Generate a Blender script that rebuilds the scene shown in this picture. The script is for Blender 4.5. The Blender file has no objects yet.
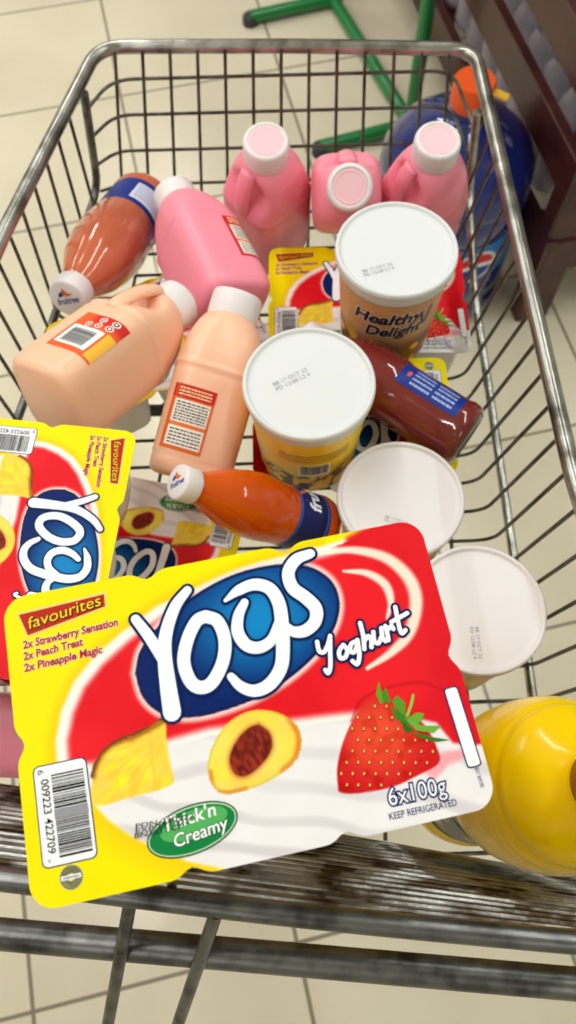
import bpy, bmesh, math, random
import numpy as np
from mathutils import Vector, Matrix

random.seed(7)
rng = np.random.default_rng(7)
sc = bpy.context.scene
COL = sc.collection
PI = math.pi

# ------------------------------------------------------------------ camera
CAM_H = 1.47
FPX = 800.0
PITCH = math.radians(66.0)
ROLL = math.radians(-1.5)
_a = np.array([0, math.cos(PITCH), -math.sin(PITCH)])
_u = np.array([0, math.sin(PITCH), math.cos(PITCH)])
_x = np.array([1.0, 0, 0])
_R = math.cos(ROLL) * _x + math.sin(ROLL) * _u
_U = -math.sin(ROLL) * _x + math.cos(ROLL) * _u
cd = bpy.data.cameras.new('camera')
cam = bpy.data.objects.new('camera', cd)
COL.objects.link(cam)
cd.sensor_fit = 'VERTICAL'
cd.sensor_height = 36.0
cd.sensor_width = 36.0
cd.lens = FPX * 36.0 / 1024.0
cd.clip_start = 0.02
M = Matrix(((_R[0], _U[0], -_a[0], 0), (_R[1], _U[1], -_a[1], 0), (_R[2], _U[2], -_a[2], CAM_H), (0, 0, 0, 1)))
cam.matrix_world = M
cd.dof.use_dof = True
cd.dof.focus_distance = 0.47
cd.dof.aperture_fstop = 10.0
sc.camera = cam

# ------------------------------------------------------------------ world, lights, exposure
wd = bpy.data.worlds.new('store_light')
sc.world = wd
wd.use_nodes = True
bgn = wd.node_tree.nodes['Background']
bgn.inputs[0].default_value = (0.93, 0.96, 1.0, 1)
bgn.inputs[1].default_value = 0.3


def area(name, loc, target, sx, sy, power, color=(1, 1, 1)):
    l = bpy.data.lights.new(name, 'AREA')
    l.shape = 'RECTANGLE'
    l.size = sx
    l.size_y = sy
    l.energy = power
    l.color = color
    o = bpy.data.objects.new(name, l)
    COL.objects.link(o)
    o.location = loc
    d = Vector(target) - Vector(loc)
    o.rotation_euler = d.to_track_quat('-Z', 'Y').to_euler()
    return o


# fluorescent strips on the shop ceiling
for lx, ly, pw, lc in ((-0.75, 0.9, 35, (0.99, 0.99, 0.98)), (0.85, 1.3, 28, (0.92, 1.0, 0.98)), (-0.75, -2.2, 13, (0.98, 0.99, 1.0)), (0.95, -2.2, 15, (0.97, 0.99, 1.0)),
                       (-2.5, 0.9, 50, (1.0, 0.99, 0.97)), (-2.5, 3.6, 46, (1.0, 0.99, 0.97)), (-0.75, 3.6, 38, (1.0, 0.99, 0.98)), (2.6, 0.8, 42, (0.88, 1.0, 0.96))):
    area('ceiling_strip_light', (lx, ly, 2.9), (lx, ly, 0), 0.09, 2.2, pw, lc)

sc.view_settings.view_transform = 'Standard'
sc.view_settings.look = 'None'
sc.view_settings.exposure = -0.68
sc.view_settings.gamma = 1.0
sc.view_settings.use_curve_mapping = False
sc.cycles.use_denoising = True
sc.cycles.max_bounces = 8
sc.cycles.transparent_max_bounces = 12
sc.cycles.caustics_reflective = False
sc.cycles.caustics_refractive = False


# ------------------------------------------------------------------ helpers
def at(px, py, H):
    """Point of the place seen at photograph pixel (px, py), H metres below the lens."""
    d = _a + (px - 288) / FPX * _R + (512 - py) / FPX * _U
    return Vector(d * (H / -d[2])) + Vector((0, 0, CAM_H))


def far_end(p1, px, py, L, lower=True):
    """Point on the sight line through (px, py) that lies L from p1."""
    d = Vector(_a + (px - 288) / FPX * _R + (512 - py) / FPX * _U).normalized()
    c = Vector((0, 0, CAM_H))
    o = c - p1
    b = o.dot(d)
    q = o.dot(o) - L * L
    disc = b * b - q
    s = -b + (math.sqrt(disc) if lower else -math.sqrt(disc)) if disc > 0 else -b
    p = c + d * s
    return p1 + (p - p1).normalized() * L


def lin(c):
    c = np.asarray(c, float) / 255.0
    return np.where(c <= 0.04045, c / 12.92, ((c + 0.055) / 1.055) ** 2.4)


def tag(o, label=None, cat=None, group=None, kind=None):
    if label: o['label'] = label
    if cat: o['category'] = cat
    if group: o['group'] = group
    if kind: o['kind'] = kind
    return o


def empty(name, mat=None):
    o = bpy.data.objects.new(name, None)
    COL.objects.link(o)
    o.empty_display_size = 0.02
    if mat is not None:
        o.matrix_world = mat
    return o


def link(name, me, m=None, parent=None, smooth=True):
    if m is not None:
        for k in (m if isinstance(m, (list, tuple)) else [m]):
            me.materials.append(k)
    if smooth:
        me.polygons.foreach_set('use_smooth', np.ones(len(me.polygons), dtype=bool))
    o = bpy.data.objects.new(name, me)
    COL.objects.link(o)
    if parent is not None:
        o.parent = parent
    return o


class MB:
    """Collects shapes into one mesh."""
    def __init__(s):
        s.v = []; s.f = []; s.mi = []

    def add(s, v, f, mi=0):
        b = len(s.v)
        s.v.extend(tuple(p) for p in v)
        s.f.extend(tuple(i + b for i in q) for q in f)
        s.mi.extend([mi] * len(f))

    def tube(s, pts, r, n=10, mi=0, closed=False, cap=True, flat=1.0, up=None):
        P = [Vector(p) for p in pts]
        N = len(P)
        rr = r if hasattr(r, '__len__') else [r] * N
        T = []
        for i in range(N):
            if closed:
                t = P[(i + 1) % N] - P[i - 1]
            else:
                t = P[min(i + 1, N - 1)] - P[max(i - 1, 0)]
            T.append(t.normalized())
        ref = Vector(up) if up is not None else (Vector((0, 0, 1)) if abs(T[0].z) < 0.9 else Vector((1, 0, 0)))
        nrm = (ref - T[0] * ref.dot(T[0])).normalized()
        V = []
        for i in range(N):
            nrm = (nrm - T[i] * nrm.dot(T[i])).normalized()
            b = T[i].cross(nrm)
            for k in range(n):
                a = 2 * PI * k / n
                V.append(P[i] + (nrm * math.cos(a) * flat + b * math.sin(a)) * rr[i])
        F = []
        for i in range(N if closed else N - 1):
            j = (i + 1) % N
            for k in range(n):
                l = (k + 1) % n
                F.append((i * n + k, i * n + l, j * n + l, j * n + k))
        if cap and not closed:
            F.append(tuple(range(n - 1, -1, -1)))
            F.append(tuple((N - 1) * n + k for k in range(n)))
        s.add(V, F, mi)
        return s

    def lathe(s, prof, n=40, mi=0, mod=None):
        """prof: (radius, z) list about z; mod(theta, z) scales the radius."""
        V = []; F = []
        for (r, z) in prof:
            for k in range(n):
                th = 2 * PI * k / n
                q = r * (mod(th, z) if mod else 1.0)
                V.append((q * math.cos(th), q * math.sin(th), z))
        for i in range(len(prof) - 1):
            for k in range(n):
                l = (k + 1) % n
                F.append((i * n + k, i * n + l, (i + 1) * n + l, (i + 1) * n + k))
        F.append(tuple(range(n - 1, -1, -1)))
        F.append(tuple((len(prof) - 1) * n + k for k in range(n)))
        s.add(V, F, mi)
        return s

    def bar(s, p, q, w, h, up=(0, 0, 1), mi=0, bev=0.0):
        """rectangular board from p to q, w wide (sideways) and h along up, chamfered edges."""
        p = Vector(p); q = Vector(q)
        t = (q - p).normalized()
        u = Vector(up); u = (u - t * u.dot(t)).normalized()
        b = t.cross(u)
        w /= 2; h /= 2
        c = bev if bev else min(w, h) * 0.18
        ring = [(-w + c, -h), (w - c, -h), (w, -h + c), (w, h - c), (w - c, h), (-w + c, h), (-w, h - c), (-w, -h + c)]
        V = [o + b * x + u * y for o in (p, q) for x, y in ring]
        F = [(i, (i + 1) % 8, 8 + (i + 1) % 8, 8 + i) for i in range(8)]
        F.append(tuple(range(7, -1, -1))); F.append(tuple(range(8, 16)))
        s.add(V, F, mi)
        return s

    def mesh(s, name):
        me = bpy.data.meshes.new(name)
        me.from_pydata([tuple(p) for p in s.v], [], s.f)
        if any(s.mi):
            me.polygons.foreach_set('material_index', s.mi)
        bm = bmesh.new(); bm.from_mesh(me)
        bmesh.ops.recalc_face_normals(bm, faces=bm.faces)
        bm.to_mesh(me); bm.free()
        me.update()
        return me

    def build(s, name, m, parent=None, smooth=True, auto=True):
        o = link(name, s.mesh(name), m, parent, smooth)
        if smooth and auto:
            sharp(o.data)
        return o


def sharp(me, ang=38):
    bm = bmesh.new(); bm.from_mesh(me)
    for e in bm.edges:
        if len(e.link_faces) == 2 and e.calc_face_angle(0) > math.radians(ang):
            e.smooth = False
    bm.to_mesh(me); bm.free()


def crom(pts, sub=8):
    """Catmull-Rom through pts."""
    P = [np.asarray(p, float) for p in pts]
    P = [2 * P[0] - P[1]] + P + [2 * P[-1] - P[-2]]
    out = []
    for i in range(1, len(P) - 2):
        for k in range(sub):
            t = k / sub
            a, b, c, d = P[i - 1], P[i], P[i + 1], P[i + 2]
            out.append(0.5 * (2 * b + (c - a) * t + (2 * a - 5 * b + 4 * c - d) * t * t + (3 * b - a - 3 * c + d) * t ** 3))
    out.append(P[-2])
    return out


def fillet(pts, r=0.03, n=6):
    """Polyline with its corners rounded."""
    P = [Vector(p) for p in pts]
    out = [P[0]]
    for i in range(1, len(P) - 1):
        a = P[i - 1] - P[i]; c = P[i + 1] - P[i]
        k = min(r, a.length * 0.48, c.length * 0.48)
        s = P[i] + a.normalized() * k; e = P[i] + c.normalized() * k
        for j in range(n + 1):
            t = j / n
            out.append(s * (1 - t) ** 2 + P[i] * 2 * t * (1 - t) + e * t * t)
    out.append(P[-1])
    return out


def frame(base, tip, side):
    """Matrix with origin at base, z towards tip, x as near as possible to side."""
    z = (Vector(tip) - Vector(base)).normalized()
    x = Vector(side); x = (x - z * x.dot(z)).normalized()
    y = z.cross(x)
    m = Matrix((x, y, z)).transposed().to_4x4()
    m.translation = Vector(base)
    return m


# ------------------------------------------------------------------ materials
def mat(name, col=None, rough=0.4, metal=0.0, coat=0.0, spec=0.5, attr=False, noise=None, bump=None, sss=0.0, trans=0.0, alpha=1.0, ssr=0.01, coat_rough=0.05, ior=1.45):
    m = bpy.data.materials.new(name)
    m.use_nodes = True
    nt = m.node_tree
    b = nt.nodes['Principled BSDF']
    b.inputs['Roughness'].default_value = rough
    b.inputs['Metallic'].default_value = metal
    b.inputs['Coat Weight'].default_value = coat
    b.inputs['Coat Roughness'].default_value = coat_rough
    b.inputs['Specular IOR Level'].default_value = spec
    b.inputs['Transmission Weight'].default_value = trans
    b.inputs['Alpha'].default_value = alpha
    b.inputs['IOR'].default_value = ior
    if sss:
        b.inputs['Subsurface Weight'].default_value = sss
        b.inputs['Subsurface Radius'].default_value = (1, 0.6, 0.4)
        b.inputs['Subsurface Scale'].default_value = ssr
    src = None
    if attr:
        n = nt.nodes.new('ShaderNodeVertexColor'); n.layer_name = 'print'
        src = n.outputs['Color']
        nt.links.new(src, b.inputs['Base Color'])
    else:
        b.inputs['Base Color'].default_value = (*lin(col), 1)
    tc = None
    if noise or bump:
        tc = nt.nodes.new('ShaderNodeTexCoord')
    if noise:
        c2, scale, lo, hi = noise
        t = nt.nodes.new('ShaderNodeTexNoise'); t.inputs['Scale'].default_value = scale; t.inputs['Detail'].default_value = 5
        nt.links.new(tc.outputs['Object'], t.inputs['Vector'])
        r = nt.nodes.new('ShaderNodeValToRGB')
        r.color_ramp.elements[0].position = lo; r.color_ramp.elements[1].position = hi
        r.color_ramp.elements[0].color = (*lin(col), 1); r.color_ramp.elements[1].color = (*lin(c2), 1)
        nt.links.new(t.outputs['Fac'], r.inputs['Fac'])
        nt.links.new(r.outputs['Color'], b.inputs['Base Color'])
    if bump:
        scale, strength, dist = bump
        t = nt.nodes.new('ShaderNodeTexNoise'); t.inputs['Scale'].default_value = scale; t.inputs['Detail'].default_value = 3
        nt.links.new(tc.outputs['Object'], t.inputs['Vector'])
        bp = nt.nodes.new('ShaderNodeBump'); bp.inputs['Strength'].default_value = strength; bp.inputs['Distance'].default_value = dist
        nt.links.new(t.outputs['Fac'], bp.inputs['Height'])
        nt.links.new(bp.outputs['Normal'], b.inputs['Normal'])
        if coat:
            nt.links.new(bp.outputs['Normal'], b.inputs['Coat Normal'])
    return m


STEEL = mat('worn_steel', (118, 118, 116), 0.34, 0.95, noise=((60, 58, 55), 60, 0.42, 0.72), bump=(160, 0.15, 0.001))
CHROME = mat('chromed_tube', (172, 170, 165), 0.26, 1.0, noise=((92, 88, 82), 38, 0.42, 0.72), bump=(140, 0.12, 0.001))
WIRE = mat('basket_wire', (104, 101, 96), 0.4, 0.9, noise=((62, 58, 53), 50, 0.4, 0.7))
GRIME = mat('grimy_wire', (150, 148, 144), 0.3, 0.92, noise=((58, 46, 34), 26, 0.44, 0.60), bump=(220, 0.3, 0.001))
RUBBER = mat('grey_rubber', (58, 58, 60), 0.7)
PRINT = mat('printed_film', rough=0.38, attr=True, coat=0.0, spec=0.09, bump=(26, 0.22, 0.004))
PRINT_TUB = mat('printed_tub', rough=0.34, attr=True, spec=0.2)
PAPER = mat('printed_label', rough=0.38, attr=True, spec=0.25)
CUP = mat('white_cup', (228, 224, 220), 0.4, sss=0.1)
LID = mat('white_lid', (222, 223, 224), 0.42, bump=(9, 0.05, 0.002))
LID_PINK = mat('warm_white_lid', (230, 224, 226), 0.42, bump=(9, 0.05, 0.002))
PINK = mat('pink_milk', (252, 148, 168), 0.32, sss=0.25, ssr=0.012, bump=(30, 0.06, 0.002))
PEACH = mat('peach_milk', (252, 196, 164), 0.32, sss=0.25, ssr=0.012, bump=(30, 0.06, 0.002))
CAPW = mat('white_cap', (232, 225, 225), 0.4)
CAPP = mat('pink_cap_liner', (246, 196, 204), 0.42)
J_PEACH = mat('peach_juice', (204, 104, 66), 0.14, coat=0.7, noise=((172, 82, 68), 9, 0.4, 0.7), sss=0.2, ssr=0.015)
J_ORANGE = mat('orange_juice', (214, 86, 8), 0.12, coat=0.5, spec=0.3, noise=((186, 62, 6), 9, 0.4, 0.7), sss=0.2, ssr=0.015)
J_RED = mat('red_juice', (126, 38, 32), 0.12, coat=0.7, noise=((104, 28, 28), 9, 0.4, 0.7), sss=0.15, ssr=0.015)
J_YELLOW = mat('yellow_juice', (255, 212, 0), 0.2, coat=0.2, spec=0.25, noise=((255, 198, 0), 9, 0.4, 0.7))
GLASS_BASE = mat('bottle_base', (70, 62, 48), 0.08, coat=1.0)
CAP_BROWN = mat('amber_cap', (150, 70, 30), 0.35)
GREEN = mat('green_paint', (22, 122, 58), 0.35, coat=0.3)
BLUE_PLASTIC = mat('blue_water', (8, 34, 112), 0.12, coat=0.8, noise=((5, 20, 82), 6, 0.4, 0.7))
BLUE_LABEL = mat('blue_label', (40, 120, 190), 0.3, coat=0.3)
ORANGE_CAP = mat('orange_cap', (226, 84, 20), 0.35)
YELLOW_TAB = mat('yellow_tab', (240, 190, 60), 0.35)
WOOD = mat('maroon_wood', (74, 32, 26), 0.42, noise=((52, 20, 17), 14, 0.4, 0.65), coat=0.15)
CLEAR = mat('clear_plastic', (232, 222, 228), 0.12, coat=0.6, alpha=0.78, noise=((214, 204, 214), 30, 0.4, 0.7))
B_LABEL = mat('bottle_label', (70, 84, 130), 0.4, noise=((196, 168, 176), 40, 0.45, 0.6))
B_CAP = mat('bottle_cap', (120, 130, 170), 0.4)


def tile_mat():
    m = bpy.data.materials.new('floor_tile'); m.use_nodes = True
    nt = m.node_tree; b = nt.nodes['Principled BSDF']
    tc = nt.nodes.new('ShaderNodeTexCoord')
    mp = nt.nodes.new('ShaderNodeMapping'); mp.vector_type = 'POINT'
    sx, sy = 0.428, 0.403
    mp.inputs['Location'].default_value = (0.026 / sx + 40 + 0.0, -(2.31 - 0.403 * 5) / sy + 40, 0)
    mp.inputs['Scale'].default_value = (1 / sx, 1 / sy, 1)
    nt.links.new(tc.outputs['Object'], mp.inputs['Vector'])
    br = nt.nodes.new('ShaderNodeTexBrick')
    br.offset = 0.0; br.squash = 1.0
    br.inputs['Color1'].default_value = (*lin((229, 219, 194)), 1)
    br.inputs['Color2'].default_value = (*lin((224, 213, 189)), 1)
    br.inputs['Mortar'].default_value = (*lin((142, 132, 112)), 1)
    br.inputs['Scale'].default_value = 1.0
    br.inputs['Mortar Size'].default_value = 0.009
    br.inputs['Mortar Smooth'].default_value = 0.25
    br.inputs['Brick Width'].default_value = 1.0
    br.inputs['Row Height'].default_value = 1.0
    nt.links.new(mp.outputs['Vector'], br.inputs['Vector'])
    ns = nt.nodes.new('ShaderNodeTexNoise'); ns.inputs['Scale'].default_value = 2.2; ns.inputs['Detail'].default_value = 6
    nt.links.new(tc.outputs['Object'], ns.inputs['Vector'])
    mx = nt.nodes.new('ShaderNodeMix'); mx.data_type = 'RGBA'; mx.blend_type = 'MULTIPLY'
    rp = nt.nodes.new('ShaderNodeValToRGB')
    rp.color_ramp.elements[0].color = (0.86, 0.85, 0.83, 1); rp.color_ramp.elements[1].color = (1, 1, 1, 1)
    rp.color_ramp.elements[0].position = 0.3; rp.color_ramp.elements[1].position = 0.65
    nt.links.new(ns.outputs['Fac'], rp.inputs['Fac'])
    mx.inputs[0].default_value = 1.0
    nt.links.new(br.outputs['Color'], mx.inputs[6]); nt.links.new(rp.outputs['Color'], mx.inputs[7])
    nt.links.new(mx.outputs[2], b.inputs['Base Color'])
    b.inputs['Roughness'].default_value = 0.22
    bp = nt.nodes.new('ShaderNodeBump'); bp.inputs['Strength'].default_value = 0.25; bp.inputs['Distance'].default_value = 0.002; bp.invert = True
    nt.links.new(br.outputs['Fac'], bp.inputs['Height']); nt.links.new(bp.outputs['Normal'], b.inputs['Normal'])
    return m


# ------------------------------------------------------------------ floor
TILE_YAW = math.radians(11.65)
fb = MB()
fb.add([(-4, -3, 0), (4, -3, 0), (4, 6, 0), (-4, 6, 0), (-4, -3, -0.05), (4, -3, -0.05), (4, 6, -0.05), (-4, 6, -0.05)],
       [(0, 1, 2, 3), (7, 6, 5, 4), (0, 4, 5, 1), (1, 5, 6, 2), (2, 6, 7, 3), (3, 7, 4, 0)])
floor = fb.build('floor', tile_mat(), smooth=False)
floor.rotation_euler = (0, 0, TILE_YAW)
tag(floor, 'glazed beige square floor tiles with grey grout lines under the trolley', 'floor', kind='structure')

PLASTER = mat('shop_plaster', (226, 224, 216), 0.7, noise=((214, 211, 203), 3, 0.4, 0.7))
CEIL = mat('ceiling_board', (238, 238, 234), 0.8, noise=((230, 230, 226), 4, 0.4, 0.7))
for nm, p, q, th in (('wall_front', (-4, -3.06, 1.5), (4, -3.06, 1.5), 3.0), ('wall_back', (-4, 6.06, 1.5), (4, 6.06, 1.5), 3.0),
                     ('wall_left', (-4.06, -3, 1.5), (-4.06, 6, 1.5), 3.0), ('wall_right', (4.06, -3, 1.5), (4.06, 6, 1.5), 3.0)):
    mb = MB(); mb.bar(p, q, 0.12, th, bev=0.002)
    w_ = mb.build(nm, PLASTER, smooth=False); w_.rotation_euler = (0, 0, TILE_YAW)
    tag(w_, 'plain pale plaster ' + {'front': 'wall behind the photographer', 'back': 'wall at the far end of the shop', 'left': 'wall on the left side of the shop', 'right': 'wall on the right side of the shop'}[nm[5:]], 'wall', kind='structure')
mb = MB(); mb.bar((-4, 1.5, 3.05), (4, 1.5, 3.05), 9.0, 0.1, bev=0.002)
w_ = mb.build('ceiling', CEIL, smooth=False); w_.rotation_euler = (0, 0, TILE_YAW)
tag(w_, 'plain white shop ceiling above the trolley', 'ceiling', kind='structure')

# ------------------------------------------------------------------ shopping trolley
FLOOR_H = 0.755           # basket floor below the lens
zf = CAM_H - FLOOR_H
cart = empty('shopping_cart', Matrix.Translation((-0.03, 0.3, 0)))
tag(cart, 'worn metal wire shopping trolley filled with yoghurt, milk and juice', 'shopping cart')
CI = cart.matrix_world.inverted()
RIM_H = 0.58
FL = at(98, 47, RIM_H); FR = at(475, 49, RIM_H)
L0 = at(0, 240, RIM_H - 0.008); R3 = at(576, 490, RIM_H - 0.015)
LB = Vector((-0.315, 0.24, 0.905)); LR = Vector((-0.335, -0.035, 0.925))
RR = Vector((0.275, -0.09, 0.925))


def cl(P):   # world points into the cart's own frame
    return [CI @ Vector(p) for p in P]


mid = at(288, 46, RIM_H)
rim = fillet([LR, LB, L0, FL, mid, FR, R3, RR], 0.03, 8)
m_ = MB(); m_.tube(cl(rim), 0.0072, 12)
m_.build('basket_rim', CHROME, cart)


def rim_at(side, y):
    seq = [LR, LB, L0, FL] if side < 0 else [RR, R3, FR]
    for p, q in zip(seq[:-1], seq[1:]):
        if p.y <= y <= q.y:
            return p.lerp(q, (y - p.y) / (q.y - p.y))
    return seq[-1]


def base_at(side, y):
    """foot of a side wire at the basket floor"""
    x = (-0.262 - 0.05 * (0.55 - y) / 0.6) if side < 0 else (0.197 + 0.045 * max(0, 0.36 - y) / 0.3)
    if y > 0.6:
        x += (0.05 if side < 0 else 0.0) * (y - 0.6) / 0.2
    return Vector((x, y + (0.004 if side > 0 else 0), zf))


# front panel: uprights that run on under the floor, and rails that bend round to the corner posts
YF = 0.795
tops = [at(x, 50, RIM_H) for x in (115, 142.5, 170, 197.5, 225, 253, 281, 309, 337, 365, 394, 422, 449)]
fw = MB()
for t in tops:
    foot = Vector((t.x * 1.12 - 0.004, 0.772, zf))
    fw.tube(cl(fillet([t + Vector((0, -0.003, 0)), foot, foot + Vector((0, -0.03, -0.001))], 0.02, 5)), 0.0019, 8)
post_l = at(84, 93, RIM_H + 0.004); post_r = at(477, 112, RIM_H + 0.004)
postf_l = at(98, 187, 0.735); postf_r = at(469, 190, 0.70)
for py in (79, 111.5, 144, 174.5, 203):
    c = at(170, py, 1.0); H = CAM_H - (CAM_H - 1.0) ; k = YF / c.y
    z = CAM_H - k
    s = (CAM_H - RIM_H - z) / (FLOOR_H - RIM_H)
    y = 0.80 - 0.022 * s
    lx = tops[0].x * (1 + 0.12 * s); rx = tops[-1].x * (1 + 0.12 * s)
    pl = post_l.lerp(postf_l, min(1, s)); pr = post_r.lerp(postf_r, min(1, s * 1.1))
    fw.tube(cl(fillet([(pl.x, pl.y, z), (lx - 0.006, y, z), (rx + 0.006, y, z), (pr.x, pr.y, z)], 0.025, 6)), 0.0019, 8)
fw.build('front_wire_panel', WIRE, cart)

# side panels
lw = MB(); rw = MB()
ys = [0.715 - 0.0323 * i for i in range(23)]
for y in ys:
    for side, mb in ((-1, lw), (1, rw)):
        t = rim_at(side, y - (0.012 if side > 0 else 0)); b = base_at(side, y)
        inn = Vector((b.x - side * 0.06, b.y, zf - 0.001))
        mb.tube(cl(fillet([t, b, inn], 0.022, 6)), 0.0019, 8)
lw.build('side_wire_panel', WIRE, cart); rw.build('side_wire_panel', WIRE, cart)
# floor grid
fg = MB()
for y in ys:
    a = base_at(-1, y); b = base_at(1, y)
    fg.tube(cl([(a.x + 0.055, a.y, zf - 0.001), (b.x - 0.055, b.y, zf - 0.001)]), 0.0019, 8)
for t in tops[1::2]:
    x0 = t.x * 1.12 - 0.004
    fg.tube(cl([(x0, 0.745, zf - 0.005), (x0 * 1.25 - 0.05, 0.02, zf - 0.005)]), 0.0019, 8)
fg.build('floor_wire_grid', WIRE, cart)
# bent tubes: corner post, then the lower side rail
for side, tp, ft, pts in ((-1, post_l, postf_l, [(52, 324, 0.73), (16, 423, 0.735)]), (1, post_r, postf_r, [(475, 300, 0.715), (490, 397, 0.735), (515, 565, 0.755), (533, 700, 0.76)])):
    q = [tp, ft] + [at(*p) for p in pts]
    e = q[-1] + (q[-1] - q[-2]).normalized() * (0.34 if side < 0 else 0.14)
    mb = MB(); mb.tube(cl(fillet(q + [e], 0.03, 6)), 0.0048, 12)
    mb.build('side_rail', CHROME if side > 0 else STEEL, cart)

# rear gate of closely spaced wires, with its top tube
GH = 0.445
g0 = at(-260, 845, GH); g1 = at(0, 879, GH); g2 = at(288, 914, GH); g3 = at(576, 942, GH); g4 = at(800, 960, GH)
gb = MB(); gb.tube(cl(crom([g0, g1, g2, g3, g4], 8)), 0.0058, 12)
gb.build('gate_top_tube', STEEL, cart)
gp = MB()
bot_l = at(0, 786, FLOOR_H - 0.02); bot_m = at(288, 828, FLOOR_H - 0.02); bot_r = at(576, 878, FLOOR_H - 0.02)
NW = 17
for i in range(1, NW + 1):
    s = i / NW
    P = [g1.lerp(bot_l, s), g2.lerp(bot_m, s), g3.lerp(bot_r, s)]
    dl = P[0] - P[1]; dr = P[2] - P[1]
    P[0] = P[0] + dl * max(0, (-0.325 - P[0].x) / dl.x); P[2] = P[2] + dr * max(0, (0.242 - P[2].x) / dr.x)
    gp.tube(cl(crom(P, 6)), 0.0021, 8)
for x in (-0.25, 0.3, 1.06):
    a = (g1.lerp(g2, x * 2) if x < 0.5 else g2.lerp(g3, x * 2 - 1)); b = (bot_l.lerp(bot_m, x * 2) if x < 0.5 else bot_m.lerp(bot_r, x * 2 - 1))
    o = Vector((0, 0.005, 0))
    gp.tube(cl([a + o, b + o]), 0.0026, 8)
gp.build('rear_gate_panel', GRIME, cart)
# handle
HH = 0.50
h0 = at(-300, 905, HH); h1 = at(0, 934, HH); h2 = at(288, 959, HH); h3 = at(576, 984, HH); h4 = at(740, 998, HH)
hb = MB(); hb.tube(cl(crom([h0, h1, h2, h3, h4], 6)), 0.0084, 16)
hb.build('handle', STEEL, cart)
# loop that hangs from the gate behind the handle
lp = MB()
a1 = at(131, 898, GH); a2 = at(108, 1024, GH + 0.09); b1 = at(216, 913, GH); b2 = at(178, 1024, GH + 0.09)
a3 = a2 + (a2 - a1) * 0.5; b3 = b2 + (b2 - b1) * 0.5
lp.tube(cl(fillet([a1, a2, a3, b3, b2, b1], 0.02, 6)), 0.0036, 12)
lp.build('hanging_loop', STEEL, cart)
# uprights, legs and castors
for hend, rimend, wx, wy in ((h0, LR, -0.36, -0.34), (h4, RR, 0.31, -0.40)):
    mb = MB(); mb.tube(cl(fillet([hend, Vector((rimend.x, rimend.y, CAM_H - HH - 0.03)), Vector((rimend.x, rimend.y, 0.88)), Vector((wx, wy, 0.15)), Vector((wx, wy, 0.12))], 0.04, 6)), 0.0085, 12)
    mb.build('rear_upright', STEEL, cart)
for wx in (-0.13, 0.10):
    mb = MB(); mb.tube(cl([Vector((wx, 0.47, zf - 0.008)), Vector((wx, 0.50, 0.12))]), 0.009, 12)
    mb.tube(cl([Vector((wx - 0.05, 0.47, zf - 0.011)), Vector((wx + 0.05, 0.47, zf - 0.011))]), 0.006, 10)
    mb.build('front_leg', STEEL, cart)
for wx, wy in ((-0.36, -0.34), (0.31, -0.40), (-0.13, 0.50), (0.10, 0.50)):
    mb = MB()
    mb.lathe([(0.012, -0.011), (0.045, -0.011), (0.05, -0.006), (0.05, 0.006), (0.045, 0.011), (0.012, 0.011)], 24)
    c = MB()
    rm = Matrix.Rotation(PI / 2, 4, 'Y')
    c.add([CI @ (Vector((wx, wy - 0.01, 0.051)) + rm @ Vector(v)) for v in mb.v], mb.f)
    for sx in (-0.016, 0.016):
        c.bar(CI @ Vector((wx + sx, wy - 0.01, 0.045)), CI @ Vector((wx + sx, wy, 0.125)), 0.004, 0.02, up=(0, 1, 0))
    c.bar(CI @ Vector((wx - 0.02, wy, 0.122)), CI @ Vector((wx + 0.02, wy, 0.122)), 0.03, 0.008)
    c.build('castor', RUBBER, cart)


# ------------------------------------------------------------------ printed artwork: coloured layers in one mesh
_tc = {}


def text2d(s, bold=0.0):
    key = (s, bold)
    if key in _tc: return _tc[key]
    cu = bpy.data.curves.new('t', 'FONT'); cu.body = s; cu.size = 1.0; cu.offset = bold; cu.resolution_u = 3; cu.fill_mode = 'FRONT'
    o = bpy.data.objects.new('t', cu); COL.objects.link(o)
    dg = bpy.context.evaluated_depsgraph_get()
    me = bpy.data.meshes.new_from_object(o.evaluated_get(dg))
    v = np.array([x.co[:2] for x in me.vertices]) if len(me.vertices) else np.zeros((0, 2))
    f = [tuple(p.vertices) for p in me.polygons]
    bpy.data.objects.remove(o); bpy.data.curves.remove(cu); bpy.data.meshes.remove(me)
    _tc[key] = (v, f)
    return v, f


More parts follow.
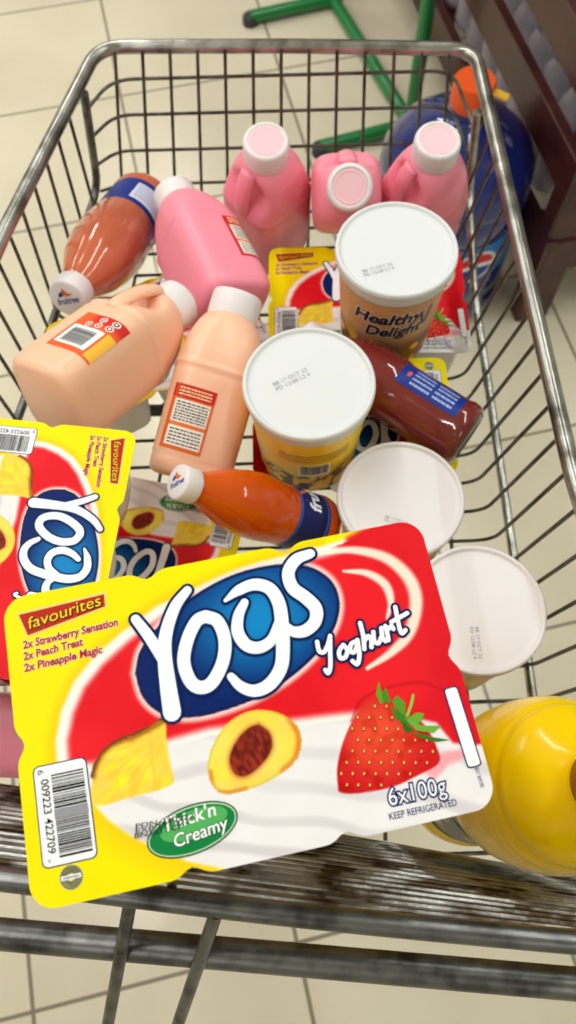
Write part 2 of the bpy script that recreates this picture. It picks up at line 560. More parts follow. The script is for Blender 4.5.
class Art:
    """Flat print: points in mm, each with a layer height and a colour."""
    def __init__(s, step=0.00012):
        s.p = []; s.l = []; s.c = []; s.f = []; s.step = step; s.n = 0

    def add(s, P, F, col, layer):
        P = np.asarray(P, float)
        c = np.asarray(col, float)
        if c.ndim == 1: c = np.tile(c, (len(P), 1))
        s.k = getattr(s, 'k', 0) + 1
        s.p.append(P); s.l.append(np.full(len(P), layer + (0.04 * (s.k % 24) if layer >= 1 else 0), float)); s.c.append(c)
        s.f.extend(tuple(int(i) + s.n for i in q) for q in F)
        s.n += len(P)

    def poly(s, pts, col, layer):
        s.add(pts, [tuple(range(len(pts)))], col, layer)

    def stroke(s, pts, w, col, layer, sub=6, smooth=True):
        P = np.array(crom(pts, sub)) if smooth and len(pts) > 2 else np.asarray(pts, float)
        N = len(P)
        if hasattr(w, '__len__'):
            W = np.interp(np.linspace(0, len(w) - 1, N), np.arange(len(w)), w) / 2
        else:
            W = np.full(N, w / 2.0)
        T = np.gradient(P, axis=0); T /= np.linalg.norm(T, axis=1)[:, None] + 1e-9
        Nn = np.stack([-T[:, 1], T[:, 0]], 1)
        V = np.concatenate([P + Nn * W[:, None], P - Nn * W[:, None]])
        s.add(V, [(i, i + 1, N + i + 1, N + i) for i in range(N - 1)], col, layer)
        for c, r in ((P[0], W[0]), (P[-1], W[-1])):
            a = np.linspace(0, 2 * PI, 13)[:-1]
            s.add(c + r * np.stack([np.cos(a), np.sin(a)], 1), [tuple(range(12))], col, layer)

    def rrect(s, x0, y0, x1, y1, r, col, layer):
        pts = []
        for cx, cy, a0 in ((x1 - r, y1 - r, 0), (x0 + r, y1 - r, 90), (x0 + r, y0 + r, 180), (x1 - r, y0 + r, 270)):
            for k in range(6):
                a = math.radians(a0 + k * 18)
                pts.append((cx + r * math.cos(a), cy + r * math.sin(a)))
        s.poly(pts, col, layer)

    def rect(s, x0, y0, x1, y1, col, layer):
        s.poly([(x0, y0), (x1, y0), (x1, y1), (x0, y1)], col, layer)

    def ellipse(s, cx, cy, a, b, ang, col, layer, n=40):
        t = np.linspace(0, 2 * PI, n + 1)[:-1]
        x = a * np.cos(t); y = b * np.sin(t); c, q = math.cos(ang), math.sin(ang)
        s.poly(np.stack([cx + x * c - y * q, cy + x * q + y * c], 1), col, layer)

    def text(s, txt, p, q, h, col, layer, shear=0.0, bold=0.0, sub=None):
        """txt on the baseline p-q, stretched to its length, capital height h."""
        v, f = text2d(txt, bold)
        v0, _ = text2d(txt, 0.0)
        if not len(v): return
        p = np.asarray(p, float); q = np.asarray(q, float)
        L = np.linalg.norm(q - p); d = (q - p) / L; n = np.array([-d[1], d[0]])
        x0, x1 = v0[:, 0].min(), v0[:, 0].max()
        X = (v[:, 0] - x0) / (x1 - x0) * L
        Y = v[:, 1] / 0.69 * h
        X = X + Y * shear
        s.add(p + X[:, None] * d + Y[:, None] * n, f, col, layer)

    def mesh(s, name, fn):
        """fn(points mm, height) -> 3-D points"""
        P = np.concatenate(s.p); Lr = np.concatenate(s.l); C = np.concatenate(s.c)
        V = fn(P, Lr * s.step)
        me = bpy.data.meshes.new(name)
        me.from_pydata([tuple(x) for x in V.tolist()], [], s.f)
        ca = me.color_attributes.new('print', 'FLOAT_COLOR', 'POINT')
        ca.data.foreach_set('color', np.concatenate([lin(C), np.ones((len(C), 1))], 1).astype(np.float32).ravel())
        me.update()
        return me


def sdf_poly(P, poly):
    """signed distance (negative inside) from points to a polygon"""
    poly = np.asarray(poly, float)
    d = np.full(len(P), 1e18); ins = np.zeros(len(P), bool)
    for i in range(len(poly)):
        a = poly[i - 1]; b = poly[i]
        e = b - a; w = P - a
        t = np.clip((w @ e) / (e @ e + 1e-12), 0, 1)
        d = np.minimum(d, ((w - t[:, None] * e) ** 2).sum(1))
        c = ((a[1] <= P[:, 1]) & (b[1] > P[:, 1])) | ((b[1] <= P[:, 1]) & (a[1] > P[:, 1]))
        xi = a[0] + (P[:, 1] - a[1]) / (b[1] - a[1] if b[1] != a[1] else 1e-9) * (b[0] - a[0])
        ins ^= c & (P[:, 0] < xi)
    d = np.sqrt(d)
    return np.where(ins, -d, d)


def d_line(P, pts):
    """distance to an open polyline and the position along it (0..1)"""
    pts = np.asarray(pts, float)
    best = np.full(len(P), 1e18); pos = np.zeros(len(P)); n = len(pts) - 1
    for i in range(n):
        a, b = pts[i], pts[i + 1]; e = b - a; w = P - a
        t = np.clip((w @ e) / (e @ e + 1e-12), 0, 1)
        d = ((w - t[:, None] * e) ** 2).sum(1)
        k = d < best
        best = np.where(k, d, best); pos = np.where(k, (i + t) / n, pos)
    return np.sqrt(best), pos


def sm(d, e0, e1):
    t = np.clip((d - e0) / (e1 - e0), 0, 1)
    return t * t * (3 - 2 * t)


def vnoise(P, scale, seed=0):
    r = np.random.default_rng(seed).random((64, 64))
    q = np.asarray(P) / scale
    i = np.floor(q).astype(int); f = q - i; f = f * f * (3 - 2 * f)
    g = lambda a, b: r[(i[:, 0] + a) % 64, (i[:, 1] + b) % 64]
    return (g(0, 0) * (1 - f[:, 0]) * (1 - f[:, 1]) + g(1, 0) * f[:, 0] * (1 - f[:, 1]) + g(0, 1) * (1 - f[:, 0]) * f[:, 1] + g(1, 1) * f[:, 0] * f[:, 1])


def over(C, col, a):
    col = np.asarray(col, float)
    return C * (1 - a[:, None]) + col * a[:, None]


# the artwork was measured in a photograph of the lid; this turns those measures into millimetres on the film
HM = np.array([[0.5848344452704909, -0.052823756346876576, 28.875729094467378], [-0.12881333962211422, -0.5459794761963644, 502.1841224986212], [-5.046095767945158e-05, 0.0005480860050248561, 1.0]])


def pm(*pts):
    q = np.array([(x, y, 1.0) for x, y in pts]) @ HM.T
    return q[:, :2] / q[:, 2:3]


def pack_sdf(P):
    d = np.full(len(P), 1e9); k = 5.0
    first = True
    for i in range(3):
        for j in range(2):
            c = np.array([32.5 + 65 * i, 32.5 + 65 * j])
            q = np.abs(P - c) - (33.2 - 10.5)
            di = np.linalg.norm(np.maximum(q, 0), axis=1) + np.minimum(q.max(1), 0) - 10.5
            if first: d = di; first = False
            else:
                h = np.maximum(k - np.abs(d - di), 0) / k
                d = np.minimum(d, di) - h * h * k * 0.25
    q = np.abs(P - np.array([97.5, 65.0])) - np.array([91.0, 58.5])
    return np.minimum(d, np.linalg.norm(np.maximum(q, 0), axis=1) + np.minimum(q.max(1), 0))


def lid_art():
    A = Art(0.00011)
    st = 0.5
    nx, ny = int(197 / st) + 1, int(132 / st) + 1
    gx, gy = np.meshgrid(np.arange(nx) * st - 1, np.arange(ny) * st - 1)
    P = np.stack([gx.ravel(), gy.ravel()], 1)
    # --- outline
    d = pack_sdf(P)
    e = 0.05
    gr = np.stack([(pack_sdf(P + [e, 0]) - d) / e, (pack_sdf(P + [0, e]) - d) / e], 1)
    near = (d > 0) & (d < 0.75)
    P[near] -= gr[near] * d[near][:, None]
    ok = d < 0.75
    # --- colours
    U, V = P[:, 0], P[:, 1]
    C = np.tile(np.array([248, 231, 0.0]), (len(P), 1))
    C = over(C, (255, 226, 0), sm(vnoise(P, 30, 1), 0.4, 0.9) * 0.6)
    red_out = pm((62, 772), (60, 742), (66, 712), (78, 685), (98, 660), (125, 636), (160, 610), (205, 589), (262, 566), (330, 548), (372, 534), (410, 505), (560, 560), (560, 760), (470, 735), (400, 716), (345, 721), (300, 727), (250, 732), (210, 737), (172, 748), (120, 765), (92, 772))
    ds = sdf_poly(P, red_out)
    C = over(C, (255, 190, 20), (1 - sm(ds, 0, 9)) * 0.75 * (U < 150))
    topR = sm(U, 142, 158)
    C = over(C, (252, 240, 232), 1 - sm(ds, 0.4, 3.2))
    core = sm(-ds, 1.5, 6.0)
    core = np.maximum(core, sm(U, 150, 160) * (ds < 0))
    C = over(C, (226, 24, 34), core * (ds < 0))
    C = over(C, (244, 40, 46), core * (ds < 0) * sm(vnoise(P, 28, 3), 0.45, 0.8) * 0.5)
    C = over(C, (206, 16, 34), (ds < 0) * sm(U, 165, 195) * 0.45)
    C = over(C, (224, 26, 36), (1 - sm(sdf_poly(P, pm((352, 540), (420, 505), (520, 505), (520, 620), (440, 600))), 0, 4)) * (ds < 4))
    C = over(C, (226, 26, 36), sm(U, 146, 152) * (ds > -2) * sm(ds, -2, 0) * (V < 80))
    # cream at the bottom
    cream = pm((58, 766), (70, 762), (92, 770), (172, 746), (212, 736), (260, 730), (300, 726), (345, 720), (400, 714), (436, 722), (452, 742), (470, 745), (520, 735), (560, 900), (330, 880), (250, 880), (222, 868), (190, 862), (160, 851), (130, 836), (108, 820), (88, 798), (70, 781))
    dc = sdf_poly(P, cream)
    C = over(C, (255, 196, 20), (1 - sm(dc, 0, 14)) * 0.65 * (dc > 0) * (V < 45) * (U < 75))
    fold = sm(np.sin(V * 0.40 + U * 0.13 + 3.0 * vnoise(P, 20, 5)), 0.1, 1) * (0.4 + 0.8 * vnoise(P, 25, 9))
    cw = np.stack([240 - 22 * fold - 5 * vnoise(P, 10, 6), 236 - 24 * fold - 5 * vnoise(P, 10, 6), 236 - 23 * fold - 5 * vnoise(P, 10, 6)], 1)
    ac = 1 - sm(dc, -0.8, 1.0)
    C = C * (1 - ac[:, None]) + cw * ac[:, None]
    dr = sdf_poly(P, pm((442, 688), (520, 680), (520, 740), (468, 742), (452, 738)))
    C = over(C, (214, 22, 36), 1 - sm(dr, -0.5, 1.0))
    # pink splash
    dp = sdf_poly(P, pm((424, 772), (440, 752), (460, 748), (466, 756), (448, 764), (434, 778)))
    C = over(C, (246, 150, 160), (1 - sm(dp, -1.5, 1.5)) * 0.8)
    # swirls
    def swirl(pts, w0, w1, amt):
        nonlocal C
        dd, ps = d_line(P, crom(pm(*pts), 8))
        w = w0 + (w1 - w0) * np.sin(np.clip(ps, 0, 1) * PI)
        C = over(C, (250, 236, 216), (1 - sm(dd, w * 0.35, w * 1.05)) * amt)
    swirl([(322, 553), (355, 550), (388, 558), (410, 578), (417, 602), (410, 632), (392, 652), (368, 668)], 1.2, 4.3, 0.95)
    swirl([(345, 571), (368, 573), (386, 584), (392, 602), (388, 618)], 0.8, 2.9, 0.95)
    # thin darker red arc near the strawberry
    dd, ps = d_line(P, crom(pm((352, 720), (362, 700), (385, 688), (420, 682), (445, 690)), 8))
    C = over(C, (180, 14, 30), (1 - sm(dd, 0.3, 1.2)) * 0.5)
    # logo halo and ellipse
    logo = np.array(crom(pm((136, 674), (141, 652), (155, 632), (177, 610), (203, 591), (232, 576), (262, 567), (290, 564), (315, 568), (334, 582), (341, 603), (336, 627), (321, 650), (296, 674), (266, 694), (236, 707), (205, 716), (180, 718), (158, 712), (143, 697), (136, 674)), 6))
    dl = sdf_poly(P, logo)
    C = over(C, (250, 226, 214), (1 - sm(dl, 0.6, 3.4)) * 0.9 * (dl > 0))
    c0 = pm((262, 618))[0]; rr = np.linalg.norm((P - c0) * [1, 1.35], axis=1)
    k = sm(rr, 4, 52)
    bl = np.stack([18 - 12 * k, 132 - 98 * k, 198 - 100 * k], 1)
    a = (1 - sm(dl, -0.3, 0.3))
    C = C * (1 - a[:, None]) + np.array([10, 28, 84.0]) * a[:, None]
    a = (1 - sm(dl, -2.0, -0.9))
    C = C * (1 - a[:, None]) + bl * a[:, None]
    # pineapple chunk
    pin = np.array(crom(pm((90, 804), (92, 786), (97, 766), (106, 751), (122, 741), (142, 733), (158, 722), (166, 722), (167, 742), (171, 766), (174, 782), (160, 790), (130, 798), (104, 806), (90, 804)), 4))
    dq = sdf_poly(P, pin)
    cen = pm((165, 735))[0]
    ang = np.arctan2(P[:, 1] - cen[1], P[:, 0] - cen[0])
    fib = vnoise(np.stack([ang * 30, np.linalg.norm(P - cen, axis=1) * 0.25], 1), 1.6, 8)
    pc = np.stack([254 - 12 * fib, 226 - 30 * fib + 12 * sm(vnoise(P, 6, 4), 0.5, 0.9), 40 + 90 * sm(fib, 0.1, 0.6) * (1 - fib)], 1)
    pc = over(pc, (240, 200, 70), sm(np.abs(d_line(P, pm((150, 728), (155, 785)))[0]), 0.0, 0.9) * 0 + (1 - sm(d_line(P, pm((150, 728), (155, 785)))[0], 0.2, 1.6)) * 0.7)
    a = 1 - sm(dq, -0.3, 0.4)
    C = C * (1 - a[:, None]) + pc * a[:, None]
    dd, ps = d_line(P, crom(pm((93, 776), (99, 760), (112, 746), (130, 738), (148, 730), (163, 721)), 6))
    wv = 0.9 + 1.0 * vnoise(P, 3.0, 11)
    C = over(C, (120, 70, 24), (1 - sm(dd, wv * 0.6, wv)) * 0.95)
    C = over(C, (206, 140, 40), (1 - sm(dd, wv, wv + 1.3)) * (dq < 0) * 0.6)
    # peach half
    pe = np.array(crom(pm((208, 766), (213, 747), (228, 724), (252, 711), (278, 713), (297, 726), (301, 746), (292, 764), (268, 781), (242, 791), (222, 793), (211, 781), (208, 766)), 5))
    dq = sdf_poly(P, pe)
    a = 1 - sm(dq, -0.3, 0.4)
    fl = np.stack([246 - 6 * vnoise(P, 6, 12), 228 - 26 * vnoise(P, 7, 13), 120 - 50 * vnoise(P, 9, 14)], 1)
    C = C * (1 - a[:, None]) + fl * a[:, None]
    edge = d_line(P, crom(pm((291, 716), (301, 735), (298, 758), (285, 772)), 6))[0]
    C = over(C, (232, 110, 40), (1 - sm(edge, 0.6, 3.4)) * (dq < 0.3))
    edge = d_line(P, crom(pm((210, 772), (214, 789), (228, 793), (246, 789)), 6))[0]
    C = over(C, (226, 120, 40), (1 - sm(edge, 0.3, 1.7)) * (dq < 0.3))
    edge = np.abs(dq)
    C = over(C, (214, 196, 60), (1 - sm(edge, 0.3, 1.3)) * (dq < 0.2) * 0.6)
    pit = np.array(crom(pm((259, 724), (270, 733), (272, 748), (262, 764), (246, 776), (234, 773), (230, 758), (237, 741), (248, 729), (259, 724)), 5))
    dq = sdf_poly(P, pit)
    a = 1 - sm(dq, -0.4, 0.5)
    w = vnoise(np.stack([P[:, 0] * 1.0 + P[:, 1] * 0.4, P[:, 1] * 0.5 - P[:, 0] * 0.2], 1), 1.3, 15)
    pc = np.stack([84 + 80 * w, 22 + 30 * w, 14 + 20 * w], 1)
    C = over(C, (214, 120, 60), (1 - sm(dq, 0.2, 2.2)) * 0.6 * (dq > 0) * (dl > 0))
    C = C * (1 - a[:, None]) + pc * a[:, None]
    # strawberry
    sb = np.array(crom(pm((338, 791), (337, 768), (343, 742), (354, 718), (366, 702), (383, 698), (404, 708), (424, 724), (436, 746), (438, 762), (418, 774), (392, 786), (362, 792), (346, 793), (338, 791)), 5))
    dq = sdf_poly(P, sb)
    a = 1 - sm(dq, -0.3, 0.4)
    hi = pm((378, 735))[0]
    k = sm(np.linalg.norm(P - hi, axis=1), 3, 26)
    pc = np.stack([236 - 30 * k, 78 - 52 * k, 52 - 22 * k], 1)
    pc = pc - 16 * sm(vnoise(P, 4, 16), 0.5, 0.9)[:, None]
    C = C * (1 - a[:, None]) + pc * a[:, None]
    # grid mesh
    idx = np.arange(nx * ny).reshape(ny, nx)
    q = np.stack([idx[:-1, :-1], idx[:-1, 1:], idx[1:, 1:], idx[1:, :-1]], -1).reshape(-1, 4)
    q = q[ok[q].all(1)]
    used = np.unique(q); remap = -np.ones(nx * ny, int); remap[used] = np.arange(len(used))
    A.add(P[used], remap[q].tolist(), np.clip(C[used], 0, 255), 0)

    # --- crisp layers
    NAVY = (14, 30, 82); WHITE = (250, 249, 250)
    for k in range(80):      # strawberry seeds
        i, j = k % 9, k // 9
        x = 341 + i * 11.4 + (j % 2) * 5.5; y = 706 + j * 11.2 + 0.0
        p = pm((x, y))[0]
        if sdf_poly(p[None], sb)[0] < -1.2:
            A.ellipse(p[0], p[1], 0.95, 0.7, 1.2, (150, 30, 22), 1, 10)
            A.ellipse(p[0], p[1] + 0.1, 0.62, 0.42, 1.2, (246, 206, 92), 2, 10)
    leaves = [([(379, 681), (384, 701), (381, 704), (376, 694)], (96, 160, 40)), ([(386, 687), (391, 702), (385, 702), (382, 693)], (70, 140, 36)),
              ([(397, 695), (405, 702), (405, 716), (395, 707), (392, 701)], (86, 150, 40)), ([(424, 713), (420, 722), (409, 724), (407, 718), (416, 712)], (104, 170, 52)),
              ([(390, 706), (402, 713), (411, 722), (405, 726), (396, 718)], (60, 128, 36)), ([(404, 717), (422, 725), (441, 725), (433, 732), (416, 730)], (110, 172, 60)),
              ([(412, 731), (430, 736), (449, 739), (436, 741), (419, 737)], (52, 120, 36)), ([(401, 720), (413, 729), (408, 733), (403, 728)], (44, 106, 30))]
    for pts, c in leaves:
        A.poly(pm(*pts), c, 3)
    A.stroke(pm((413, 695), (411, 704), (407, 715)), 1.3, (150, 190, 80), 4)
    # Yogs letters
    L = [([(137, 620), (150, 637), (166, 662)], [3.6, 4.2, 4.6]),
         ([(189, 591), (177, 607), (168, 632), (166, 655), (169, 685), (173, 713)], [3.4, 4.4, 5.0, 5.4, 6.2, 6.8]),
         ([(207, 617), (219, 622), (226, 640), (224, 662), (213, 683), (201, 688), (191, 681), (185, 662), (189, 640), (198, 622), (207, 617)], 5.0),
         ([(227, 601), (240, 591), (256, 585), (271, 589), (280, 603), (283, 622), (284, 645), (282, 667), (271, 684), (256, 691), (242, 687), (232, 677)], [1.4, 4.2, 4.8, 5.0, 5.2, 5.4, 5.4, 5.2, 5.0, 4.6, 4.0, 3.0]),
         ([(246, 603), (240, 616), (239, 632), (247, 645), (260, 648), (273, 640), (281, 622)], [3.2, 4.2, 4.8, 4.8, 4.6, 4.2, 4.0]),
         ([(312, 554), (298, 560), (290, 573), (294, 588), (307, 598), (317, 609), (316, 622), (306, 631), (295, 632), (288, 627)], [3.8, 4.8, 5.0, 5.2, 5.2, 5.2, 5.0, 4.8, 4.2, 3.0])]
    L = [(p, [x * 1.12 for x in w] if hasattr(w, '__len__') else w * 1.12) for p, w in L]
    for pts, w in L:
        w2 = [x + 2.7 for x in w] if hasattr(w, '__len__') else w + 2.7
        A.stroke(pm(*pts), w2, NAVY, 4)
    for pts, w in L:
        w2 = [x + 0.5 for x in w] if hasattr(w, '__len__') else w + 0.5
        A.stroke(pm(*pts), w2, (120, 170, 214), 5)
        A.stroke(pm(*pts), w, WHITE, 6)
    # script word under the logo
    S = [[(318, 642), (320, 651), (325, 652), (329, 644), (331, 636)], [(331, 636), (331, 652), (331, 666), (329, 673), (326, 670)],
         [(344, 645), (340, 651), (341, 658), (346, 657), (348, 650), (344, 645)], [(358, 641), (352, 644), (351, 651), (355, 652), (358, 645)], [(358, 640), (360, 654), (358, 664), (353, 661)],
         [(361, 623), (364, 636), (365, 649)], [(365, 641), (369, 636), (372, 641), (372, 647)], [(374, 632), (375, 641), (379, 643), (382, 637)], [(382, 628), (383, 637), (386, 641)],
         [(386, 626), (388, 634), (389, 640)], [(388, 630), (392, 626), (394, 629)], [(396, 607), (399, 623), (402, 633), (406, 630)], [(392, 622), (401, 617), (408, 613)]]
    for p in S: A.stroke(pm(*p), 4.3, NAVY, 4)
    for p in S: A.stroke(pm(*p), 2.0, WHITE, 5)
    # ribbon
    A.poly(pm((18, 614.5), (107, 592.5), (108, 608), (28, 639)), (244, 214, 130), 1)
    A.poly(pm((20, 616), (105.5, 595), (106.5, 607), (29, 636.5)), (184, 44, 24), 2)
    b0, b1 = pm((30, 631), (103, 606.5))
    A.text('favourites', b0, b1, 5.2, (20, 14, 10), 3, 0.18, 0.035)
    A.text('favourites', b0 + [-0.15, 0.25], b1 + [-0.15, 0.25], 5.2, (255, 214, 40), 4, 0.18, 0.0)
    for s, p, q in (('2x Strawberry Sensation', (24.5, 650), (119, 626)), ('2x Peach Treat', (25, 661.5), (84, 646)), ('2x Pineapple Magic', (25.5, 673), (103.5, 653.5))):
        p, q = pm(p, q)
        A.text(s, p, q, 3.4, (252, 232, 210), 1, 0.12, 0.07)
        A.text(s, p, q, 3.4, (176, 26, 60), 2, 0.12, 0.03)
    # bar code
    A.rrect(5.2, 14.4, 28.0, 55.2, 2.6, NAVY, 1)
    A.rrect(5.7, 14.9, 27.5, 54.7, 2.3, (246, 246, 248), 2)
    r = random.Random(5); y = 50.5
    while y > 17.4:
        w = r.choice([0.32, 0.32, 0.6, 0.9]); g = r.choice([0.3, 0.32, 0.6])
        A.rect(12.6, y - w, 26.2, y, (14, 14, 20), 3); y -= w + g
    A.rect(12.4, 32.6, 26.4, 36.4, (150, 150, 156), 4)
    A.text('6', (7.2, 53.4), (7.2, 51.4), 2.6, (14, 14, 20), 3)
    A.text('009223', (8.2, 49.3), (8.2, 35.4), 3.2, (14, 14, 20), 3, 0, 0.012)
    A.text('422709', (8.2, 33.6), (8.2, 19.8), 3.2, (14, 14, 20), 3, 0, 0.012)
    A.text('>', (7.4, 17.8), (7.4, 16.4), 2.0, (14, 14, 20), 3)
    # stamp
    A.ellipse(16.3, 9.3, 4.9, 4.9, 0, (250, 244, 150), 1, 30)
    for k in range(30):
        a = 2 * PI * k / 30; da = 0.075
        A.poly([(16.3 + 1.5 * math.cos(a - da), 9.3 + 1.5 * math.sin(a - da)), (16.3 + 4.7 * math.cos(a - da), 9.3 + 4.7 * math.sin(a - da)), (16.3 + 4.7 * math.cos(a + da), 9.3 + 4.7 * math.sin(a + da)), (16.3 + 1.5 * math.cos(a + da), 9.3 + 1.5 * math.sin(a + da))], (70, 70, 74), 2)
    A.rect(12.2, 8.6, 20.4, 10.3, (238, 238, 240), 3)
    A.rect(13.2, 9.2, 19.4, 9.6, (90, 90, 96), 4)
    # Thick'n Creamy oval
    gc = pm((192.5, 829.5))[0]; ga = math.radians(8)
    A.ellipse(gc[0], gc[1], 19.6, 9.6, ga, (14, 84, 44), 1)
    A.ellipse(gc[0], gc[1], 18.9, 8.9, ga, (206, 230, 190), 2)
    A.ellipse(gc[0], gc[1], 18.4, 8.4, ga, (20, 128, 66), 3)
    A.ellipse(gc[0] + 1, gc[1] + 2.0, 14.5, 5.4, ga, (84, 176, 92), 4)
    t0, t1 = pm((163, 833), (216, 815)); A.text("Thick'n", t0, t1, 5.2, WHITE, 6, 0.15, 0.012)
    t0, t1 = pm((175, 848), (228, 828)); A.text("Creamy", t0, t1, 5.0, (16, 96, 48), 5, 0.15, 0.05); A.text("Creamy", t0, t1, 5.0, WHITE, 6, 0.15, 0.012)
    for s, p, q in (('PDN 220922', (136, 829), (194, 818)), ('EXP 171022', (136, 834), (190, 823)), ('BN3011:07', (135, 839), (182, 829))):
        p, q = pm(p, q); A.text(s, p, q, 1.9, (24, 24, 28), 8, 0.1, 0.0)
    # weight and lines at right
    t0, t1 = pm((389, 805), (446, 792))
    A.text('6x100g', t0, t1, 7.0, (24, 34, 96), 1, 0.05, 0.075); A.text('6x100g', t0, t1, 7.0, (246, 246, 252), 2, 0.05, 0.0)
    t0, t1 = pm((389, 819), (456, 804)); A.text('KEEP REFRIGERATED', t0, t1, 2.7, (40, 46, 104), 1, 0.0, 0.01)
    t0, t1 = pm((473.5, 767), (479.5, 787)); A.text('BEST BEFORE:', t0, t1, 1.7, (60, 60, 110), 1)
    wb = pm((444, 689), (456, 685.5), (479, 763), (468, 767)); cc = wb.mean(0)
    def rq(q, k): return np.array(crom(np.concatenate([[a * 0.86 + b * 0.14, a * 0.97 + b * 0.03 + (c - a) * 0.03, a * 0.86 + c * 0.14 * 1.0] for a, b, c in [(q[i], q[i - 1], q[(i + 1) % 4]) for i in range(4)]] + [[q[0] * 0.86 + q[3] * 0.14]]), 4)) * k + q.mean(0) * (1 - k)
    def box(q, off):   # rounded slim box
        a = (q[0] + q[1]) / 2; b = (q[2] + q[3]) / 2
        d = (b - a) / np.linalg.norm(b - a); n = np.array([-d[1], d[0]]); w = np.linalg.norm(q[1] - q[0]) / 2
        out = []
        for o, s1, a0 in ((a, 1, 0), (b, -1, PI)):
            for k in range(9):
                t = a0 + PI * k / 8
                x = math.copysign(abs(math.cos(t)) ** 0.55, math.cos(t)); y = abs(math.sin(t)) ** 0.55
                out.append(o + n * x * (w + off) - d * s1 * (y * (1.8 + off) - 1.8) if True else 0)
        return np.array(out)
    A.poly(box(wb, 0.5), (30, 30, 90), 2)
    A.poly(box(wb, -0.1), (250, 248, 250), 3)
    return A


LIDART = lid_art()
PS = 0.2 / 195          # metres per lid millimetre
lid_me = LIDART.mesh('lid_film', lambda P, h: np.stack([(P[:, 0] - 97.5) * PS, (P[:, 1] - 65) * PS, 0.0004 + h], 1))
lid_me.materials.append(PRINT)


def tray_mesh():
    # flange plate with the same outline
    n = 360
    t = np.linspace(0, 2 * PI, n + 1)[:-1]
    c = np.array([97.5, 65.0]); d = np.stack([np.cos(t), np.sin(t)], 1)
    lo = np.zeros(n); hi = np.full(n, 140.0)
    for _ in range(40):
        m = (lo + hi) / 2; s = pack_sdf(c + d * m[:, None])
        lo = np.where(s < 0, m, lo); hi = np.where(s < 0, hi, m)
    O = (d * lo[:, None]) * PS
    mb = MB()
    V = [(x, y, 0.0003) for x, y in O] + [(x, y, -0.0008) for x, y in O]
    mb.add(V, [(i, (i + 1) % n, n + (i + 1) % n, n + i) for i in range(n)] + [tuple(range(n)), tuple(range(2 * n - 1, n - 1, -1))])
    return mb.mesh('tray_rim')


tray_me = tray_mesh(); tray_me.materials.append(CUP)
CUP_D = 0.066


def cup_mesh():
    mb = MB(); V = []; F = []; n = 32
    prof = [(0.0285, -0.0008), (0.0283, -0.004), (0.0272, -0.006), (0.0255, -0.045), (0.0235, -CUP_D + 0.004), (0.0205, -CUP_D)]
    for r, z in prof:
        for k in range(n):
            a = 2 * PI * k / n
            e = 0.5
            V.append((r * math.copysign(abs(math.cos(a)) ** e, math.cos(a)), r * math.copysign(abs(math.sin(a)) ** e, math.sin(a)), z))
    for i in range(len(prof) - 1):
        for k in range(n):
            l = (k + 1) % n
            F.append((i * n + k, i * n + l, (i + 1) * n + l, (i + 1) * n + k))
    F.append(tuple(range(n))); F.append(tuple((len(prof) - 1) * n + k for k in range(n - 1, -1, -1)))
    mb.add(V, F)
    return mb.mesh('yoghurt_cup')


cup_me = cup_mesh(); cup_me.materials.append(CUP)
cup_me.polygons.foreach_set('use_smooth', np.ones(len(cup_me.polygons), bool)); sharp(cup_me)


def pack(pos, rot, label, k=1.0):
    root = empty('yoghurt_pack', Matrix.Translation(pos) @ Matrix.Rotation(rot[2], 4, 'Z') @ Matrix.Rotation(rot[1], 4, 'Y') @ Matrix.Rotation(rot[0], 4, 'X') @ Matrix.Diagonal((k, k, 1, 1)))
    link('lid_film', lid_me, None, root, False)
    link('tray_rim', tray_me, None, root, False)
    for i in range(3):
        for j in range(2):
            o = link('yoghurt_cup', cup_me, None, root, False)
            o.location = ((i - 1) * 65 * PS, (j - 0.5) * 65 * PS, 0)
    return tag(root, label, 'yoghurt pack', 'six-cup yoghurt packs in the trolley')


D = math.radians
LAYER = 0.0672
z1 = zf + 0.003 + CUP_D      # film height of a pack on the basket floor
z2 = z1 + LAYER
z3 = z2 + LAYER
pack((-0.0231, 0.0701, 1.1063), (D(4.7), D(0.9), D(10.6)), 'six-cup yoghurt pack in front, lying uppermost with its whole red and yellow lid showing')
pack((0.090, 0.5515, z1), (0, 0, D(-1.2)), 'six-cup yoghurt pack lying under the tub with brown fruit print at the far end', 1.04)
pack((-0.196, 0.225, z3 + 0.005), (D(-2), 0, D(263)), 'six-cup yoghurt pack turned sideways at the left edge, its logo reading downwards')
pack((-0.216, 0.226, z2 + 0.003), (0, 0, D(263)), 'six-cup yoghurt pack directly beneath the sideways pack at the left edge', 0.9)
pack((-0.141, 0.280, z1), (0, 0, D(166.5)), 'upside-down yoghurt pack under the small orange juice bottle, green oval showing', 0.93)
pack((-0.131, 0.5145, z1), (0, 0, D(29.2)), 'six-cup yoghurt pack under the lying peach milk jug, one yellow corner showing', 1.0)
pack((0.066, 0.408, z1), (0, 0, D(180)), 'upside-down yoghurt pack under the red juice bottle, a yellow corner with round stamp showing', 0.98)


# ------------------------------------------------------------------ milk jugs
def superell(a, b, n, th):
    c, s = math.cos(th), math.sin(th)
    k = (abs(c) ** n + abs(s) ** n) ** (-1.0 / n)
    return a * k * c, b * k * s


JP = [(0, .035, 4.2), (.002, .0385, 4.4), (.006, .0412, 4.6), (.016, .0424, 4.8), (.0185, .0417, 4.8), (.021, .0426, 4.8), (.06, .0430, 4.6), (.100, .0430, 4.4), (.1035, .0422, 4.2), (.1055, .0438, 4.0), (.1085, .0438, 3.9), (.111, .0425, 3.8),
      (.122, .0414, 3.5), (.134, .0394, 3.1), (.145, .0362, 2.7), (.154, .0322, 2.4), (.160, .0285, 2.15), (.1635, .0250, 2.0), (.168, .0236, 2.0)]


def jug_prof(z):
    zs = [p[0] for p in JP]
    return np.interp(z, zs, [p[1] for p in JP]), np.interp(z, zs, [p[2] for p in JP])


